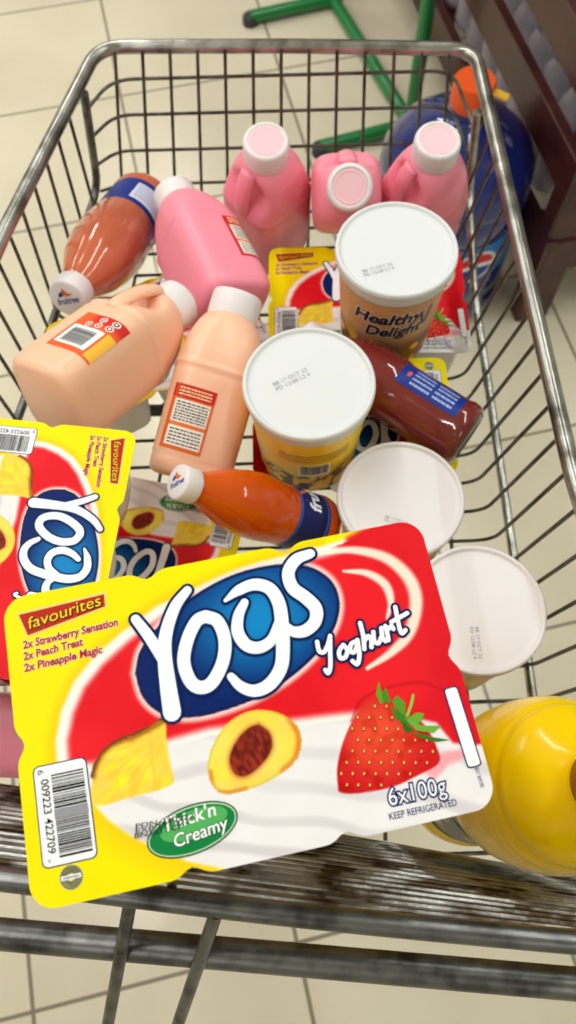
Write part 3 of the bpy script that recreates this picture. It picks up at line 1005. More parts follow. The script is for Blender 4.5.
def jug_pt(th, z, off=0.0):
    a, n = jug_prof(z)
    x, y = superell(a, a * 0.93, n, th)
    w = math.exp(-((z - 0.137) / 0.017) ** 2)
    lobe = max(0.0, math.cos(th)) ** 3
    k = 1 - 0.52 * w * lobe
    r = math.hypot(x, y)
    return ((x * k) * (1 + off / r), y * (1 + off / r), z)


def jug_body():
    zs = sorted(set([p[0] for p in JP] + list(np.linspace(.112, .162, 18)) + list(np.linspace(.022, .094, 8))))
    n = 56; V = []; F = []
    for z in zs:
        for k in range(n): V.append(jug_pt(2 * PI * k / n, z))
    for i in range(len(zs) - 1):
        for k in range(n):
            l = (k + 1) % n
            F.append((i * n + k, i * n + l, (i + 1) * n + l, (i + 1) * n + k))
    F.append(tuple(range(n - 1, -1, -1))); F.append(tuple((len(zs) - 1) * n + k for k in range(n)))
    mb = MB(); mb.add(V, F); return mb


def jug_handle():
    mb = MB()
    pts = crom([(0.0385, 0, 0.102), (0.0395, 0, 0.110), (0.0388, 0, 0.122), (0.0362, 0, 0.136), (0.0325, 0, 0.149), (0.0265, 0, 0.161)], 5)
    mb.tube(pts, 0.0100, 14, flat=0.6, up=(1, 0, 0))
    return mb


def jug_cap():
    mb = MB()
    ridge = lambda th, z: 1 + (0.010 * (1 if int(th / (2 * PI) * 72) % 2 else 0) if 0.163 < z < 0.184 else 0)
    mb.lathe([(0.0215, .162), (0.0240, .1625), (0.0245, .165), (0.0243, .1835), (0.0236, .1865), (0.0222, .188), (0.0200, .1882), (0.0190, .1872), (0.0184, .1868)], 72, mod=ridge)
    return mb


def jug_capdisc():
    mb = MB()
    mb.lathe([(0.0186, .1866), (0.0184, .1874), (0.0160, .1877), (0.0152, .1873), (0.001, .1873)], 48)
    return mb


def wrap_art(A, th0, z0, Rm, fn, k=1.0):
    """art in mm, x along the girth from angle th0, y up from z0"""
    def f(P, h):
        return np.array([fn(th0 + k * p[0] / 1000.0 / Rm, z0 + k * p[1] / 1000.0, 0.0003 + hh) for p, hh in zip(P, h)])
    return f


def grid_bg(A, w, h, col, layer=0, nx=16, ny=12, paint=None):
    gx, gy = np.meshgrid(np.linspace(0, w, nx), np.linspace(0, h, ny))
    P = np.stack([gx.ravel(), gy.ravel()], 1)
    i = np.arange(nx * ny).reshape(ny, nx)
    q = np.stack([i[:-1, :-1], i[:-1, 1:], i[1:, 1:], i[1:, :-1]], -1).reshape(-1, 4)
    A.add(P, q.tolist(), paint(P) if paint else col, layer)


def cells(A, x0, y0, x1, y1, col, layer):
    """subdivided rectangle, so that it follows a curved side"""
    nx = max(2, int(abs(x1 - x0) / 4) + 2); ny = max(2, int(abs(y1 - y0) / 4) + 2)
    gx, gy = np.meshgrid(np.linspace(x0, x1, nx), np.linspace(y0, y1, ny))
    i = np.arange(nx * ny).reshape(ny, nx)
    q = np.stack([i[:-1, :-1], i[:-1, 1:], i[1:, 1:], i[1:, :-1]], -1).reshape(-1, 4)
    A.add(np.stack([gx.ravel(), gy.ravel()], 1), q.tolist(), col, layer)


def bars(A, x0, y0, x1, y1, layer, vertical=True, seed=1):
    r = random.Random(seed)
    s, e = (x0, x1) if vertical else (y0, y1)
    while s < e:
        w = r.choice([0.3, 0.5, 0.8]); w = min(w, e - s)
        if vertical: cells(A, s, y0, s + w, y1, (20, 20, 26), layer)
        else: cells(A, x0, s, x1, s + w, (20, 20, 26), layer)
        s += w + r.choice([0.3, 0.5])


def tiny_lines(A, x0, y0, x1, y1, pitch, col, layer, seed=3, th=0.45):
    r = random.Random(seed); y = y1 - pitch
    while y > y0:
        x = x0
        while x < x1:
            w = r.uniform(1.0, 3.2); w = min(w, x1 - x)
            cells(A, x, y, x + w, y + pitch * th, col, layer); x += w + 0.6
        y -= pitch


def jug_label_code():
    """orange label with a bar code and round pictograms"""
    A = Art(0.00014)
    grid_bg(A, 46, 52, (236, 92, 34), paint=lambda P: over(np.tile(np.array([238, 96, 40.0]), (len(P), 1)), (214, 34, 24), sm(P[:, 1], 36, 44) * sm(P[:, 0], 8, 20)), nx=20, ny=20)
    cells(A, 3, 6, 36, 33, (248, 246, 246), 1)
    bars(A, 7, 9, 32, 29, 2, False, 4)
    for x, y, c in ((15, 37.5, (24, 24, 26)), (25, 38.5, (250, 240, 230)), (35, 39.5, (250, 240, 230)), (24, 46.5, (250, 240, 230)), (36, 47, (30, 30, 30))):
        A.ellipse(x, y, 3.4, 3.4, 0, (250, 246, 240), 1, 18); A.ellipse(x, y, 2.4, 2.4, 0, c if c[0] < 100 else (120, 40, 30), 2, 14); A.ellipse(x, y, 1.3, 1.3, 0, (240, 230, 220), 3, 10)
    cells(A, 38, 2, 46, 34, (252, 190, 60), 1)
    return A


def jug_label_panel(top, side):
    """red-topped panel of small print on white"""
    A = Art(0.00014)
    grid_bg(A, 30, 50, side, nx=12, ny=20)
    cells(A, 0, 40, 30, 50, top, 1)
    cells(A, 3, 21, 28, 38.5, (246, 238, 226), 1)
    tiny_lines(A, 4.5, 22, 27, 38, 2.2, (60, 50, 44), 2, 5)
    cells(A, 3, 3, 28, 18, (246, 240, 232), 1)
    cells(A, 3, 18, 28, 20.6, (240, 120, 50), 1)
    tiny_lines(A, 4.5, 4, 27, 17.5, 2.6, (90, 70, 60), 2, 6)
    tiny_lines(A, 4, 41, 27, 49, 2.4, (250, 230, 180), 2, 7)
    return A


jug_me = {}
for nm, m in (('pink', PINK), ('peach', PEACH)):
    b = jug_body().mesh('jug_body'); b.materials.append(m); b.polygons.foreach_set('use_smooth', np.ones(len(b.polygons), bool)); sharp(b, 60)
    h = jug_handle().mesh('handle'); h.materials.append(m); h.polygons.foreach_set('use_smooth', np.ones(len(h.polygons), bool))
    jug_me[nm] = (b, h)
cap_me = jug_cap().mesh('screw_cap'); cap_me.materials.append(CAPW); cap_me.polygons.foreach_set('use_smooth', np.ones(len(cap_me.polygons), bool)); sharp(cap_me, 50)
disc_me = {}
for nm, m in (('pink', CAPP), ('peach', CAPW)):
    q = jug_capdisc().mesh('cap_liner'); q.materials.append(m); disc_me[nm] = q


def jug(kind, base, tip, side, label, art=None, th0=0.0, z0=0.03, k=1.0, lk=1.0):
    root = empty('milk_jug', frame(base, tip, side) @ Matrix.Scale(k, 4))
    b, h = jug_me[kind]
    link('jug_body', b, None, root, False); link('handle', h, None, root, False)
    c = link('screw_cap', cap_me, None, root, False); c['label'] = 'white ribbed screw cap'
    link('cap_liner', disc_me[kind], None, c, False)
    if art is not None:
        o = link('paper_label', art.mesh('paper_label', wrap_art(art, th0, z0, 0.041, jug_pt, lk)), PAPER, root)
        o['label'] = 'printed paper label'
    return tag(root, label, 'milk jug', 'pink milk jugs' if kind == 'pink' else 'peach milk jugs')


JL = 0.188
H0 = FLOOR_H - 0.004


def standing(px, py, Htop, lean, k):
    t = at(px, py, Htop)
    return t + Vector((lean[0], lean[1], -1)).normalized() * JL * k, t


# three pink jugs at the far end
SK = 0.95
b, t = standing(266, 140, H0 - JL * SK - 0.001, (-0.02, 0.17), SK); jug('pink', b, t, (-0.72, -0.70, 0), 'pink milk jug standing at the far end, leftmost of the three, handle to its left', k=SK)
b, t = standing(438.5, 139, H0 - JL * SK - 0.001, (-0.02, 0.15), SK); jug('pink', b, t, (-0.90, -0.45, 0), 'pink milk jug standing in the far corner beside the big blue water bottle', k=SK)
t = at(350, 187, 0.572); b = far_end(t, 342, 199, JL * 0.90); jug('pink', b, t, (0.0, 1, 0.3), 'pink milk jug tilted forwards between two upright pink jugs, cap facing out', k=0.90)
# lying jugs
t = at(173, 193, 0.642); b = far_end(t, 232, 312, JL * 0.94, False)
jug('pink', b, t, (-0.5, 0.1, -0.8), 'pink milk jug lying on its side behind the peach jugs, red and white label up', jug_label_panel((206, 30, 36), (214, 44, 44)), D(193), 0.038, k=0.94, lk=1.22)
t = at(180, 301, 0.604); b = far_end(t, 47, 404, JL * 0.92, False)
jug('peach', b, t, (-0.25, 0.15, 0.9), 'peach milk jug lying flat at the left over the yoghurt packs, barcode label up', jug_label_code(), D(-16), 0.030, 0.92, 1.05)
t = at(238.5, 295, 0.588); b = far_end(t, 184.5, 487, JL * 0.94, True)
jug('peach', b, t, (-0.2, 0.4, -0.9), 'peach milk jug leaning beside the white-lidded tub with yellow print, cap uppermost', jug_label_panel((206, 34, 26), (228, 104, 40)), D(134), 0.024, 0.94, 1.22)
t = at(138, 738, 0.700); b = t + (at(-60, 731, 0.700) - t).normalized() * JL * 0.86
jug('pink', b, t, (0, 0.2, -1), 'pink milk jug half hidden at the left edge below the sideways yoghurt pack', k=0.86)


# ------------------------------------------------------------------ tubs
TUB_H = 0.116


def tub_r(z):
    return 0.0425 + 0.0070 * z / 0.105


def tub_pt(th, z, off=0.0):
    r = tub_r(z) + off
    return (r * math.cos(th), r * math.sin(th), z)


def tub_art(kind):
    A = Art(0.00013)
    C = 2 * PI * 46.0     # girth in mm at the reference radius
    N = 240
    def paint(P):
        if kind == 'granola':
            c = over(np.tile(np.array([210, 158, 112.0]), (len(P), 1)), (122, 62, 40), sm(P[:, 1], 50, 26))
            c = over(c, (120, 50, 40), sm(vnoise(P, 9, 21), 0.5, 0.7) * sm(P[:, 1], 40, 20))
            c = over(c, (240, 180, 24), sm(vnoise(P + 30, 11, 22), 0.5, 0.66) * sm(P[:, 1], 48, 30))
        else:
            c = over(np.tile(np.array([248, 198, 22.0]), (len(P), 1)), (252, 214, 60), sm(vnoise(P, 20, 23), 0.4, 0.8))
            c = over(c, (58, 42, 18), sm(vnoise(P, 8, 24), 0.30, 0.5) * sm(P[:, 1], 46, 28))
            c = over(c, (236, 196, 40), sm(vnoise(P + 50, 7, 25), 0.6, 0.72) * sm(P[:, 1], 48, 30))
        return np.clip(c, 0, 255)
    gx, gy = np.meshgrid(np.linspace(0, C, N), np.linspace(1.5, 96, 70))
    P = np.stack([gx.ravel(), gy.ravel()], 1)
    i = np.arange(N * 70).reshape(70, N)
    q = np.stack([i[:-1, :-1], i[:-1, 1:], i[1:, 1:], i[1:, :-1]], -1).reshape(-1, 4)
    A.add(P, q.tolist(), paint(P), 0)
    x0 = C / 4 * 3     # faces -y
    if kind == 'granola':
        for s, xa, xb, y, h in (('Healthy', x0 - 36, x0 + 24, 68, 14), ('Delight', x0 - 24, x0 + 26, 50, 14)):
            A.text(s, (xa, y - 1), (xb, y + 4), h, (246, 226, 206), 1, 0.28, 0.085)
            A.text(s, (xa, y - 1), (xb, y + 4), h, (34, 34, 62), 2, 0.28, 0.04)
        A.stroke([(x0 + 24, 80), (x0 + 29, 62), (x0 + 34, 84)], 2.5, (40, 60, 120), 2)
    else:
        cells(A, x0 - 14, 36, x0 + 14, 58, (246, 240, 226), 1)
        bars(A, x0 - 12, 40, x0 + 12, 57, 2, True, 9)
        tiny_lines(A, x0 - 30, 60, x0 + 30, 80, 4.0, (120, 80, 20), 1, 8, 0.4)
    return A


TUB_ART = {}
for k in ('granola', 'yellow'):
    A = tub_art(k)
    me = A.mesh('printed_sleeve', lambda P, h: np.array([tub_pt(p[0] / 46.0, p[1] / 1000.0, 0.0004 + hh) for p, hh in zip(P, h)]))
    me.materials.append(PRINT_TUB); TUB_ART[k] = me
mb = MB(); mb.lathe([(0.030, 0.004), (0.031, 0.0), (0.0405, 0.0), (0.0422, 0.002)] + [(tub_r(z), z) for z in np.linspace(0.006, 0.104, 14)], 64)
tubbody_me = mb.mesh('tub_body'); tubbody_me.materials.append(LID); tubbody_me.polygons.foreach_set('use_smooth', np.ones(len(tubbody_me.polygons), bool)); sharp(tubbody_me)
lid_prof = [(0.0500, 0.1005), (0.0516, 0.1005), (0.0522, 0.1020), (0.0524, 0.1080), (0.0526, 0.1090), (0.0535, 0.1096), (0.0537, 0.1120), (0.0533, 0.1148), (0.0522, 0.1160), (0.0508, 0.1160), (0.0498, 0.1150), (0.0494, 0.1136), (0.0480, 0.1132), (0.0440, 0.1133), (0.001, 0.1134)]
lid_tub = {}
for nm, m in (('white', LID), ('warm', LID_PINK)):
    mb = MB(); mb.lathe(lid_prof, 96)
    me = mb.mesh('tub_lid'); me.materials.append(m); me.polygons.foreach_set('use_smooth', np.ones(len(me.polygons), bool)); sharp(me, 60); lid_tub[nm] = me


def code_mesh(x, y, ang, s):
    A = Art(0.0001)
    for i, t in enumerate(('BB 17 OCT 22', 'PD 12:08 L2 4')):
        c, q = math.cos(ang), math.sin(ang)
        p = np.array([x, y]) + np.array([q, -c]) * i * s * 1.5
        A.text(t, p, p + np.array([c, q]) * s * 9.0, s, (150, 150, 158), 1)
    return A.mesh('date_code', lambda P, h: np.stack([P[:, 0] / 1000, P[:, 1] / 1000, 0.1135 + h], 1))


def tub(center_lid, kind, lidk, scale, rz, label, code, tilt=(0, 0)):
    c = center_lid
    root = empty('yoghurt_tub', Matrix.Translation((c.x, c.y, c.z)) @ Matrix.Rotation(tilt[0], 4, 'X') @ Matrix.Rotation(tilt[1], 4, 'Y') @ Matrix.Translation((0, 0, -TUB_H * scale)) @ Matrix.Rotation(rz, 4, 'Z') @ Matrix.Scale(scale, 4))
    b = link('tub_body', tubbody_me, None, root, False)
    link('printed_sleeve', TUB_ART[kind], None, b, False)
    l = link('tub_lid', lid_tub[lidk], None, root, False); l['label'] = 'round white plastic lid'
    o = link('date_code', code_mesh(*code), PAPER, l, False)
    return tag(root, label, 'yoghurt tub', 'white-lidded yoghurt tubs')


TS = 1.04
p = at(397, 247, CAM_H - z1 - TUB_H * TS - 0.0022); tub(p, 'granola', 'white', TS, D(-2), 'white-lidded tub with brown fruit print standing on the far yoghurt pack', (-30, -26, D(18), 3.0))
p = at(309, 381, CAM_H - z1 - TUB_H * TS - 0.0022); tub(p, 'yellow', 'white', TS, D(5), 'white-lidded tub with yellow print and barcode, between peach jug and red juice', (-28, 0, D(22), 3.4))
p = at(401, 497, 0.631); tub(p, 'yellow', 'warm', TS, D(40), 'white-lidded tub behind the front yoghurt pack, just below the red juice bottle', (-22, -4, D(-60), 2.2))
p = at(479, 608, 0.632); tub(p, 'yellow', 'warm', TS, D(140), 'white-lidded tub nearest the right side wires, beside the front yoghurt pack', (-6, 14, D(-230), 2.8))


# ------------------------------------------------------------------ juice bottles
BP = [(0.024, 0.003), (0.028, 0.0), (0.0318, 0.002), (0.0340, 0.008), (0.0346, 0.014), (0.0335, 0.018), (0.0334, 0.085), (0.0345, 0.089), (0.0352, 0.095), (0.0354, 0.105), (0.0348, 0.118), (0.0325, 0.132), (0.0280, 0.148), (0.0225, 0.162), (0.0178, 0.173), (0.0152, 0.180), (0.0146, 0.184), (0.0146, 0.190)]


BP_LONG = [(0.024, 0.003), (0.028, 0.0), (0.0318, 0.002), (0.0340, 0.008), (0.0346, 0.013), (0.0335, 0.016), (0.0334, 0.064), (0.0342, 0.068), (0.0340, 0.073), (0.0350, 0.082), (0.0358, 0.094), (0.0356, 0.108), (0.0338, 0.124), (0.0296, 0.142), (0.0235, 0.159), (0.0182, 0.172), (0.0152, 0.180), (0.0146, 0.184), (0.0146, 0.190)]


def bottle_mesh(name, flute, m, base_m, shape=None):
    prof = []
    P = np.array([(r, z) for r, z in (shape or BP)])
    for i in range(len(P) - 1):
        k = 4 if P[i + 1][1] - P[i][1] > 0.008 else 1
        for j in range(k): prof.append(tuple(P[i] + (P[i + 1] - P[i]) * j / k))
    prof.append(tuple(P[-1]))
    mod = None
    if flute:
        def mod(th, z):
            w = sm(np.array([z]), 0.072, 0.095)[0] * (1 - sm(np.array([z]), 0.15, 0.172)[0])
            return 1 + 0.035 * w * (abs(math.sin(2.5 * th + 14 * z)) - 0.6)
    mb = MB(); mb.lathe(prof, 72, mod=mod)
    me = mb.mesh(name)
    me.materials.append(m); me.materials.append(base_m)
    for p in me.polygons:
        if p.center.z < 0.0045: p.material_index = 1
    me.polygons.foreach_set('use_smooth', np.ones(len(me.polygons), bool)); sharp(me, 50)
    return me


def bottle_pt(th, z, off=0.0):
    r = np.interp(z, [q[1] for q in BP[1:]], [q[0] for q in BP[1:]]) + off
    return (r * math.cos(th), r * math.sin(th), z)


mb = MB()
mb.lathe([(0.0150, 0.1830), (0.0175, 0.1832), (0.0180, 0.1845), (0.0180, 0.2), (0.0174, 0.2018), (0.0160, 0.2026), (0.001, 0.2026)], 72, mod=lambda th, z: 1 + (0.012 * (int(th / (2 * PI) * 72) % 2) if 0.184 < z < 0.2005 else 0))
bcap_me = mb.mesh('screw_cap'); bcap_me.materials.append(CAPW); bcap_me.polygons.foreach_set('use_smooth', np.ones(len(bcap_me.polygons), bool)); sharp(bcap_me, 50)
A = Art(0.00012)
A.text('fruitree', (-11, -4.5), (11, -4.5), 6.0, (40, 60, 150), 1, 0.2, 0.02)
A.poly([(-4, 5), (0, 11), (3, 5.5), (8, 4), (2, 2)], (236, 110, 30), 1); A.ellipse(-4, 5, 3.2, 2.0, 0.6, (40, 70, 160), 2, 16)
cap_logo_me = A.mesh('cap_print', lambda P, h: np.stack([P[:, 0] / 1000, P[:, 1] / 1000, 0.2027 + h], 1)); cap_logo_me.materials.append(PAPER)


def juice_label(style):
    A = Art(0.00013)
    w = 2 * PI * 33.6
    if style == 'wrap':
        def paint(P):
            c = np.tile(np.array([22, 34, 92.0]), (len(P), 1))
            c = over(c, (226, 60, 30), (1 - sm(np.hypot(P[:, 0] - w * 0.30, (P[:, 1] - 22)), 5, 7)))
            c = over(c, (24, 20, 40), sm(P[:, 1], 18, 6) * 0.6)
            return c
        grid_bg(A, w, 46, None, 0, 110, 30, paint)
        for x in (w * 0.06, w * 0.56):
            A.text('fruitree', (x, 16), (x + 62, 16), 16, (238, 240, 248), 2, 0.15, 0.03)
            A.poly([(x + 10, 35), (x + 20, 43), (x + 26, 37), (x + 38, 34), (x + 24, 32)], (236, 110, 30), 2)
        cells(A, 0, 2, w, 5, (40, 90, 190), 1); cells(A, 0, 42, w, 45, (40, 90, 190), 1)
    elif style == 'info':
        def paint(P):
            return np.tile(np.array([28, 50, 132.0]), (len(P), 1))
        grid_bg(A, w, 46, None, 0, 110, 30, paint)
        cells(A, 4, 8, 46, 38, (226, 226, 240), 1)
        tiny_lines(A, 6, 10, 44, 36, 3.2, (150, 150, 190), 2, 12)
        A.text('fruitree', (w * 0.5, 16), (w * 0.5 + 62, 16), 16, (238, 240, 248), 2, 0.15, 0.03)
    else:   # narrow blue panel
        grid_bg(A, 30, 70, (30, 56, 150), 0, 10, 20, lambda P: np.tile(np.array([24, 50, 140.0]), (len(P), 1)))
        for k, x in enumerate((5, 11, 17, 23)):
            for y0, y1 in ((8, 30), (34, 56)):
                r = random.Random(k * 7 + y0); y = y0
                while y < y1:
                    l = min(r.uniform(1.2, 3), y1 - y); cells(A, x, y, x + 2.6, y + l, (176, 190, 232), 1); y += l + 0.8
        A.ellipse(15, 61, 4.0, 2.4, 0, (216, 90, 60), 1, 16)
    return A


jl = {}
for st, th0, z0 in (('wrap', 0, 0.02), ('info', 0, 0.02), ('panel', 0, 0.02)):
    a = juice_label(st)
    me = a.mesh('paper_label', wrap_art(a, th0, z0, 0.0336, bottle_pt)); me.materials.append(PAPER); me.polygons.foreach_set('use_smooth', np.ones(len(me.polygons), bool)); jl[st] = me


def juice(bm, base, tip, side, lab, label, scale=1.0, lab_rot=0.0):
    root = empty('juice_bottle', frame(base, tip, side) @ Matrix.Scale(scale, 4))
    link('bottle_body', bm, None, root, False)
    c = link('screw_cap', bcap_me, None, root, False); c['label'] = 'white ribbed screw cap with small blue print'
    link('cap_print', cap_logo_me, None, c, False)
    l = link('paper_label', jl[lab], None, root, False); l['label'] = 'blue printed label'; l.rotation_euler = (0, 0, lab_rot)
    return tag(root, label, 'juice bottle', 'small juice bottles lying on the packs')


BL = 0.2026
bm_p = bottle_mesh('bottle_body', True, J_PEACH, J_PEACH, BP_LONG); bm_o = bottle_mesh('bottle_body', False, J_ORANGE, J_ORANGE, BP_LONG); bm_r = bottle_mesh('bottle_body', False, J_RED, GLASS_BASE)
t = at(67, 299, 0.627); b = far_end(t, 145, 201, BL * 1.08)
juice(bm_p, b, t, (1, 0, 0.3), 'info', 'peach juice bottle with fluted shoulder lying in the far left corner', 1.08, D(-20))
t = at(177, 481.5, 0.559); b = far_end(t, 322, 527, BL * 0.80)
juice(bm_o, b, t, (0, 0, 1), 'wrap', 'orange juice bottle lying just behind the front yoghurt pack, cap to the left', 0.80, D(150))
b = at(468, 439, 0.648); t = b + (at(333, 354, 0.640) - b).normalized() * BL * 0.90
juice(bm_r, b, t, (0.2, 0.5, 0.8), 'panel', 'dark red juice bottle lying with its base against the right side wires', 0.92, D(-46))

# tall two-litre bottles
YP = [(0.040, 0.004), (0.044, 0.0), (0.050, 0.004), (0.0525, 0.012), (0.0525, 0.030), (0.0490, 0.034), (0.0490, 0.120), (0.0530, 0.126), (0.0570, 0.145), (0.0585, 0.165), (0.0585, 0.185), (0.0570, 0.205), (0.0535, 0.222), (0.0522, 0.226), (0.0500, 0.229), (0.0502, 0.233), (0.0485, 0.238), (0.0400, 0.250), (0.0300, 0.263), (0.0220, 0.273), (0.0185, 0.280), (0.0185, 0.286), (0.0215, 0.287), (0.0215, 0.289), (0.018, 0.290), (0.018, 0.298)]
YP = [(r, z if z < 0.2 else 0.2 + (z - 0.2) * 0.62) for r, z in YP]
mb = MB(); mb.lathe(YP, 80)
ybody = mb.mesh('bottle_body'); ybody.polygons.foreach_set('use_smooth', np.ones(len(ybody.polygons), bool)); sharp(ybody, 60)
mb = MB(); mb.lathe([(0.0185, 0.2555), (0.0208, 0.2558), (0.0212, 0.257), (0.0212, 0.271), (0.0205, 0.2735), (0.001, 0.2735)], 72, mod=lambda th, z: 1 + (0.012 * (int(th / (2 * PI) * 72) % 2) if 0.256 < z < 0.272 else 0))
ycap = mb.mesh('screw_cap'); ycap.polygons.foreach_set('use_smooth', np.ones(len(ycap.polygons), bool)); sharp(ycap, 50)
A = Art(0.00013); w = 2 * PI * 49
grid_bg(A, w, 80, None, 0, 120, 24, lambda P: over(np.tile(np.array([26, 34, 30.0]), (len(P), 1)), (214, 206, 150), sm(vnoise(P, 12, 31), 0.62, 0.75)))
for x in (10, w / 2):
    tiny_lines(A, x, 10, x + 60, 70, 8, (220, 214, 190), 1, 14, 0.5)
ylab = A.mesh('paper_label', lambda P, h: np.array([((0.0494 + hh) * math.cos(q[0] / 49), (0.0494 + hh) * math.sin(q[0] / 49), 0.037 + q[1] / 1000) for q, hh in zip(P, h)]))
ylab.materials.append(PAPER)


def tall(base, m, label, capm=None, zs=1.0, xs=1.0, tip=None):
    root = empty('squash_bottle', (frame(base, tip, (1, 0, 0)) if tip else Matrix.Translation(base)) @ Matrix.Diagonal((xs, xs, zs, 1)))
    bb = ybody.copy(); bb.materials.append(m)
    link('bottle_body', bb, None, root, False)
    cc = ycap.copy(); cc.materials.append(capm or CAP_BROWN)
    link('screw_cap', cc, None, root, False)['label'] = 'amber screw cap'
    link('paper_label', ylab, None, root, False)['label'] = 'dark printed wrap label'
    return tag(root, label, 'bottle', 'tall squash bottles')


tall(Vector((0.142, 0.066, zf + 0.012)), J_YELLOW, 'tall yellow drink bottle standing in the near right corner of the trolley', None, 1.02, 0.96, at(537, 783, 0.575))
tall(Vector((-0.070, 0.108, zf + 0.002)), J_YELLOW, 'tall yellow drink bottle standing under the left half of the front yoghurt pack', None, 1.15, 0.96)
tall(Vector((0.044, 0.092, zf + 0.002)), J_YELLOW, 'tall yellow drink bottle standing under the right half of the front yoghurt pack', None, 1.15, 0.96)

# ------------------------------------------------------------------ beyond the trolley
# large blue water bottle
cx = at(478, 84, 0.97)
bwx, bwy = 0.343, 1.235
root = empty('water_bottle', Matrix.Translation((bwx, bwy, 0)) @ Matrix.Diagonal((1.10, 1.10, 1.0, 1)))
mb = MB(); mb.lathe([(0.10, 0.006), (0.115, 0.0), (0.128, 0.008), (0.134, 0.025), (0.134, 0.06), (0.130, 0.066), (0.130, 0.076), (0.134, 0.082), (0.134, 0.14), (0.130, 0.146), (0.130, 0.250), (0.134, 0.256), (0.135, 0.30), (0.131, 0.306), (0.131, 0.316), (0.135, 0.322), (0.132, 0.352), (0.118, 0.382), (0.09, 0.410), (0.058, 0.430), (0.038, 0.442), (0.030, 0.452), (0.028, 0.49)], 64)
mb.build('bottle_body', BLUE_PLASTIC, root)
mb = MB(); mb.lathe([(0.028, 0.462), (0.0335, 0.463), (0.034, 0.470), (0.0335, 0.506), (0.031, 0.510), (0.001, 0.510)], 40)
o = mb.build('cap', ORANGE_CAP, root); o['label'] = 'orange cap'
mb = MB(); mb.bar((0.028, -0.012, 0.496), (0.052, -0.022, 0.490), 0.014, 0.006)
mb.build('pull_tab', YELLOW_TAB, o)
A = Art(0.0002); w = 2 * PI * 130 * 0.5
def bpaint(P):
    c = np.tile(np.array([40, 116, 190.0]), (len(P), 1))
    d = np.hypot((P[:, 0] - w * 0.55), (P[:, 1] - 42) * 1.1)
    c = over(c, (236, 238, 244), 1 - sm(d, 44, 46))
    c = over(c, (206, 34, 44), (1 - sm(d, 38, 40)) * (P[:, 1] > 46 + 5 * np.sin(P[:, 0] / 16)))
    c = over(c, (22, 60, 150), (1 - sm(d, 38, 40)) * (P[:, 1] < 36 + 5 * np.sin(P[:, 0] / 16)))
    return c
grid_bg(A, w, 100, None, 0, 120, 50, bpaint)
me = A.mesh('paper_label', lambda P, h: np.array([(0.1312 * math.cos(D(190) + q[0] / 130), 0.1312 * math.sin(D(190) + q[0] / 130), 0.148 + q[1] / 1000) for q in P]))
link('paper_label', me, PAPER, root)['label'] = 'pale blue label with white, red and blue roundel'
tag(root, 'large blue water bottle with orange cap standing on the floor outside the trolley', 'water bottle')

# green tubular stand
VH = Vector((math.cos(TILE_YAW), math.sin(TILE_YAW), 0)); VV = Vector((-math.sin(TILE_YAW), math.cos(TILE_YAW), 0))
root = empty('metal_stand', Matrix.Translation((0.3, 2.0, 0)))
RI = root.matrix_world.inverted()
gr = 0.017
n1 = at(320, 147, 1.45); n2 = at(410, 124, 1.45); f1 = at(250, 17, 1.45); f2 = at(333, -1, 1.45)
def gtube(name, pts):
    mb = MB(); mb.tube([RI @ Vector(p) for p in pts], gr, 14); return mb.build(name, GREEN, root)
e1 = n2 + (n2 - n1) * 0.03; e2 = f2 + (f2 - f1) * 0.03
gtube('foot_bar', [n1, e1]); gtube('foot_bar', [f1, e2]); gtube('cross_bar', [n2, f2])
pz = Vector((0, 0, 1.3)); p2 = n2
gtube('upright', [p2, p2 + pz]); gtube('upright', [f2, f2 + pz]); gtube('top_bar', [p2 + pz, f2 + pz])
for q in (n1, e1, f1, e2):
    mb = MB(); mb.lathe([(0.019, 0), (0.021, 0.002), (0.021, 0.022), (0.018, 0.026)], 16)
    c = MB(); off = RI @ Vector((q.x, q.y, 0)); c.add([off + Vector(v) for v in mb.v], mb.f); c.build('rubber_foot', RUBBER, root)
tag(root, 'green painted tubular metal stand on the floor beyond the trolley', 'stand')

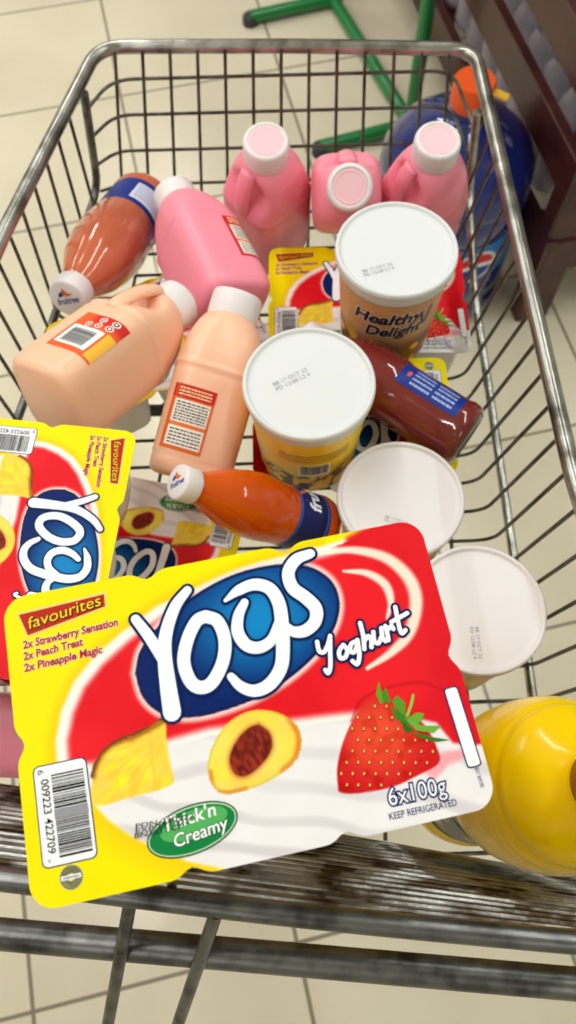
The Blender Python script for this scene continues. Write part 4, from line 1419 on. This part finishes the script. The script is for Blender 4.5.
# maroon wooden rack with bottles
PX = at(515, 313, CAM_H)
root = empty('display_rack', Matrix.Translation((PX.x, PX.y, 0)) @ Matrix.Rotation(TILE_YAW, 4, 'Z'))
RLEN, RW = 1.5, 0.62
def Hof(px, py):
    k = at(px, py, 1.0); return CAM_H - PX.y / k.y
zb = [Hof(526, 247), Hof(550, 172), Hof(574, 92)]
for k, (x, y) in enumerate(((0.03, 0.0), (RW, 0.0), (0.03, RLEN), (RW, RLEN))):
    mb = MB(); mb.bar((x, y, 0), (x, y, 1.15), 0.075, 0.05, up=(0, 1, 0)); mb.build('post', WOOD, root)
shelf_z = []
for z in zb + [zb[2] + 0.34]:
    for x in (0.0, RW + 0.03):
        mb = MB(); mb.bar((x, -0.03, z), (x, RLEN + 0.03, z), 0.022, 0.085); mb.build('side_board', WOOD, root)
    mb = MB(); mb.bar((0.0, -0.02, z - 0.005), (RW + 0.03, -0.02, z - 0.005), 0.022, 0.085); mb.build('end_board', WOOD, root)
for z in (zb[0], zb[2]):
    mb = MB()
    for k in range(9):
        y = 0.06 + k * (RLEN - 0.1) / 8
        mb.bar((0.02, y, z - 0.02), (RW, y, z - 0.02), 0.09, 0.015)
    mb.build('slatted_shelf', WOOD, root); shelf_z.append(z - 0.0125)
tag(root, 'maroon wooden rack holding clear bottles at the top right', 'rack')
rackM = root.matrix_world.copy()

# clear bottles on the rack
mb = MB(); mb.lathe([(0.024, 0.003), (0.028, 0), (0.034, 0.004), (0.035, 0.02), (0.033, 0.05), (0.035, 0.08), (0.033, 0.11), (0.035, 0.15), (0.034, 0.17), (0.026, 0.20), (0.015, 0.222), (0.013, 0.232)], 24)
cb = mb.mesh('bottle_body'); cb.materials.append(CLEAR); cb.polygons.foreach_set('use_smooth', np.ones(len(cb.polygons), bool))
mb = MB(); mb.lathe([(0.0355, 0.085), (0.0358, 0.086), (0.0358, 0.144), (0.0355, 0.145)], 24)
clab = mb.mesh('paper_label'); clab.materials.append(B_LABEL); clab.polygons.foreach_set('use_smooth', np.ones(len(clab.polygons), bool))
mb = MB(); mb.lathe([(0.015, 0.226), (0.016, 0.228), (0.016, 0.246), (0.001, 0.247)], 20)
ccap = mb.mesh('cap'); ccap.materials.append(B_CAP)
proto = None
def cbottle(m, lab):
    r = empty('clear_bottle', m)
    link('bottle_body', cb, None, r, False); link('paper_label', clab, None, r, False); link('cap', ccap, None, r, False)
    return tag(r, lab, 'bottle', 'clear bottles on the maroon rack')
for si, z in enumerate(shelf_z):
    for i in range(2 if si else 3):
        for j in range(13):
            x = 0.075 + i * 0.078; y = 0.085 + j * 0.086
            cbottle(rackM @ Matrix.Translation((x + rng.uniform(-.003, .003), y, z + 0.001)) @ Matrix.Rotation(rng.uniform(0, 6), 4, 'Z'),
                    'clear water bottle standing on the ' + ('upper' if si else 'lower') + ' shelf of the maroon rack')
bpy.context.view_layer.update()
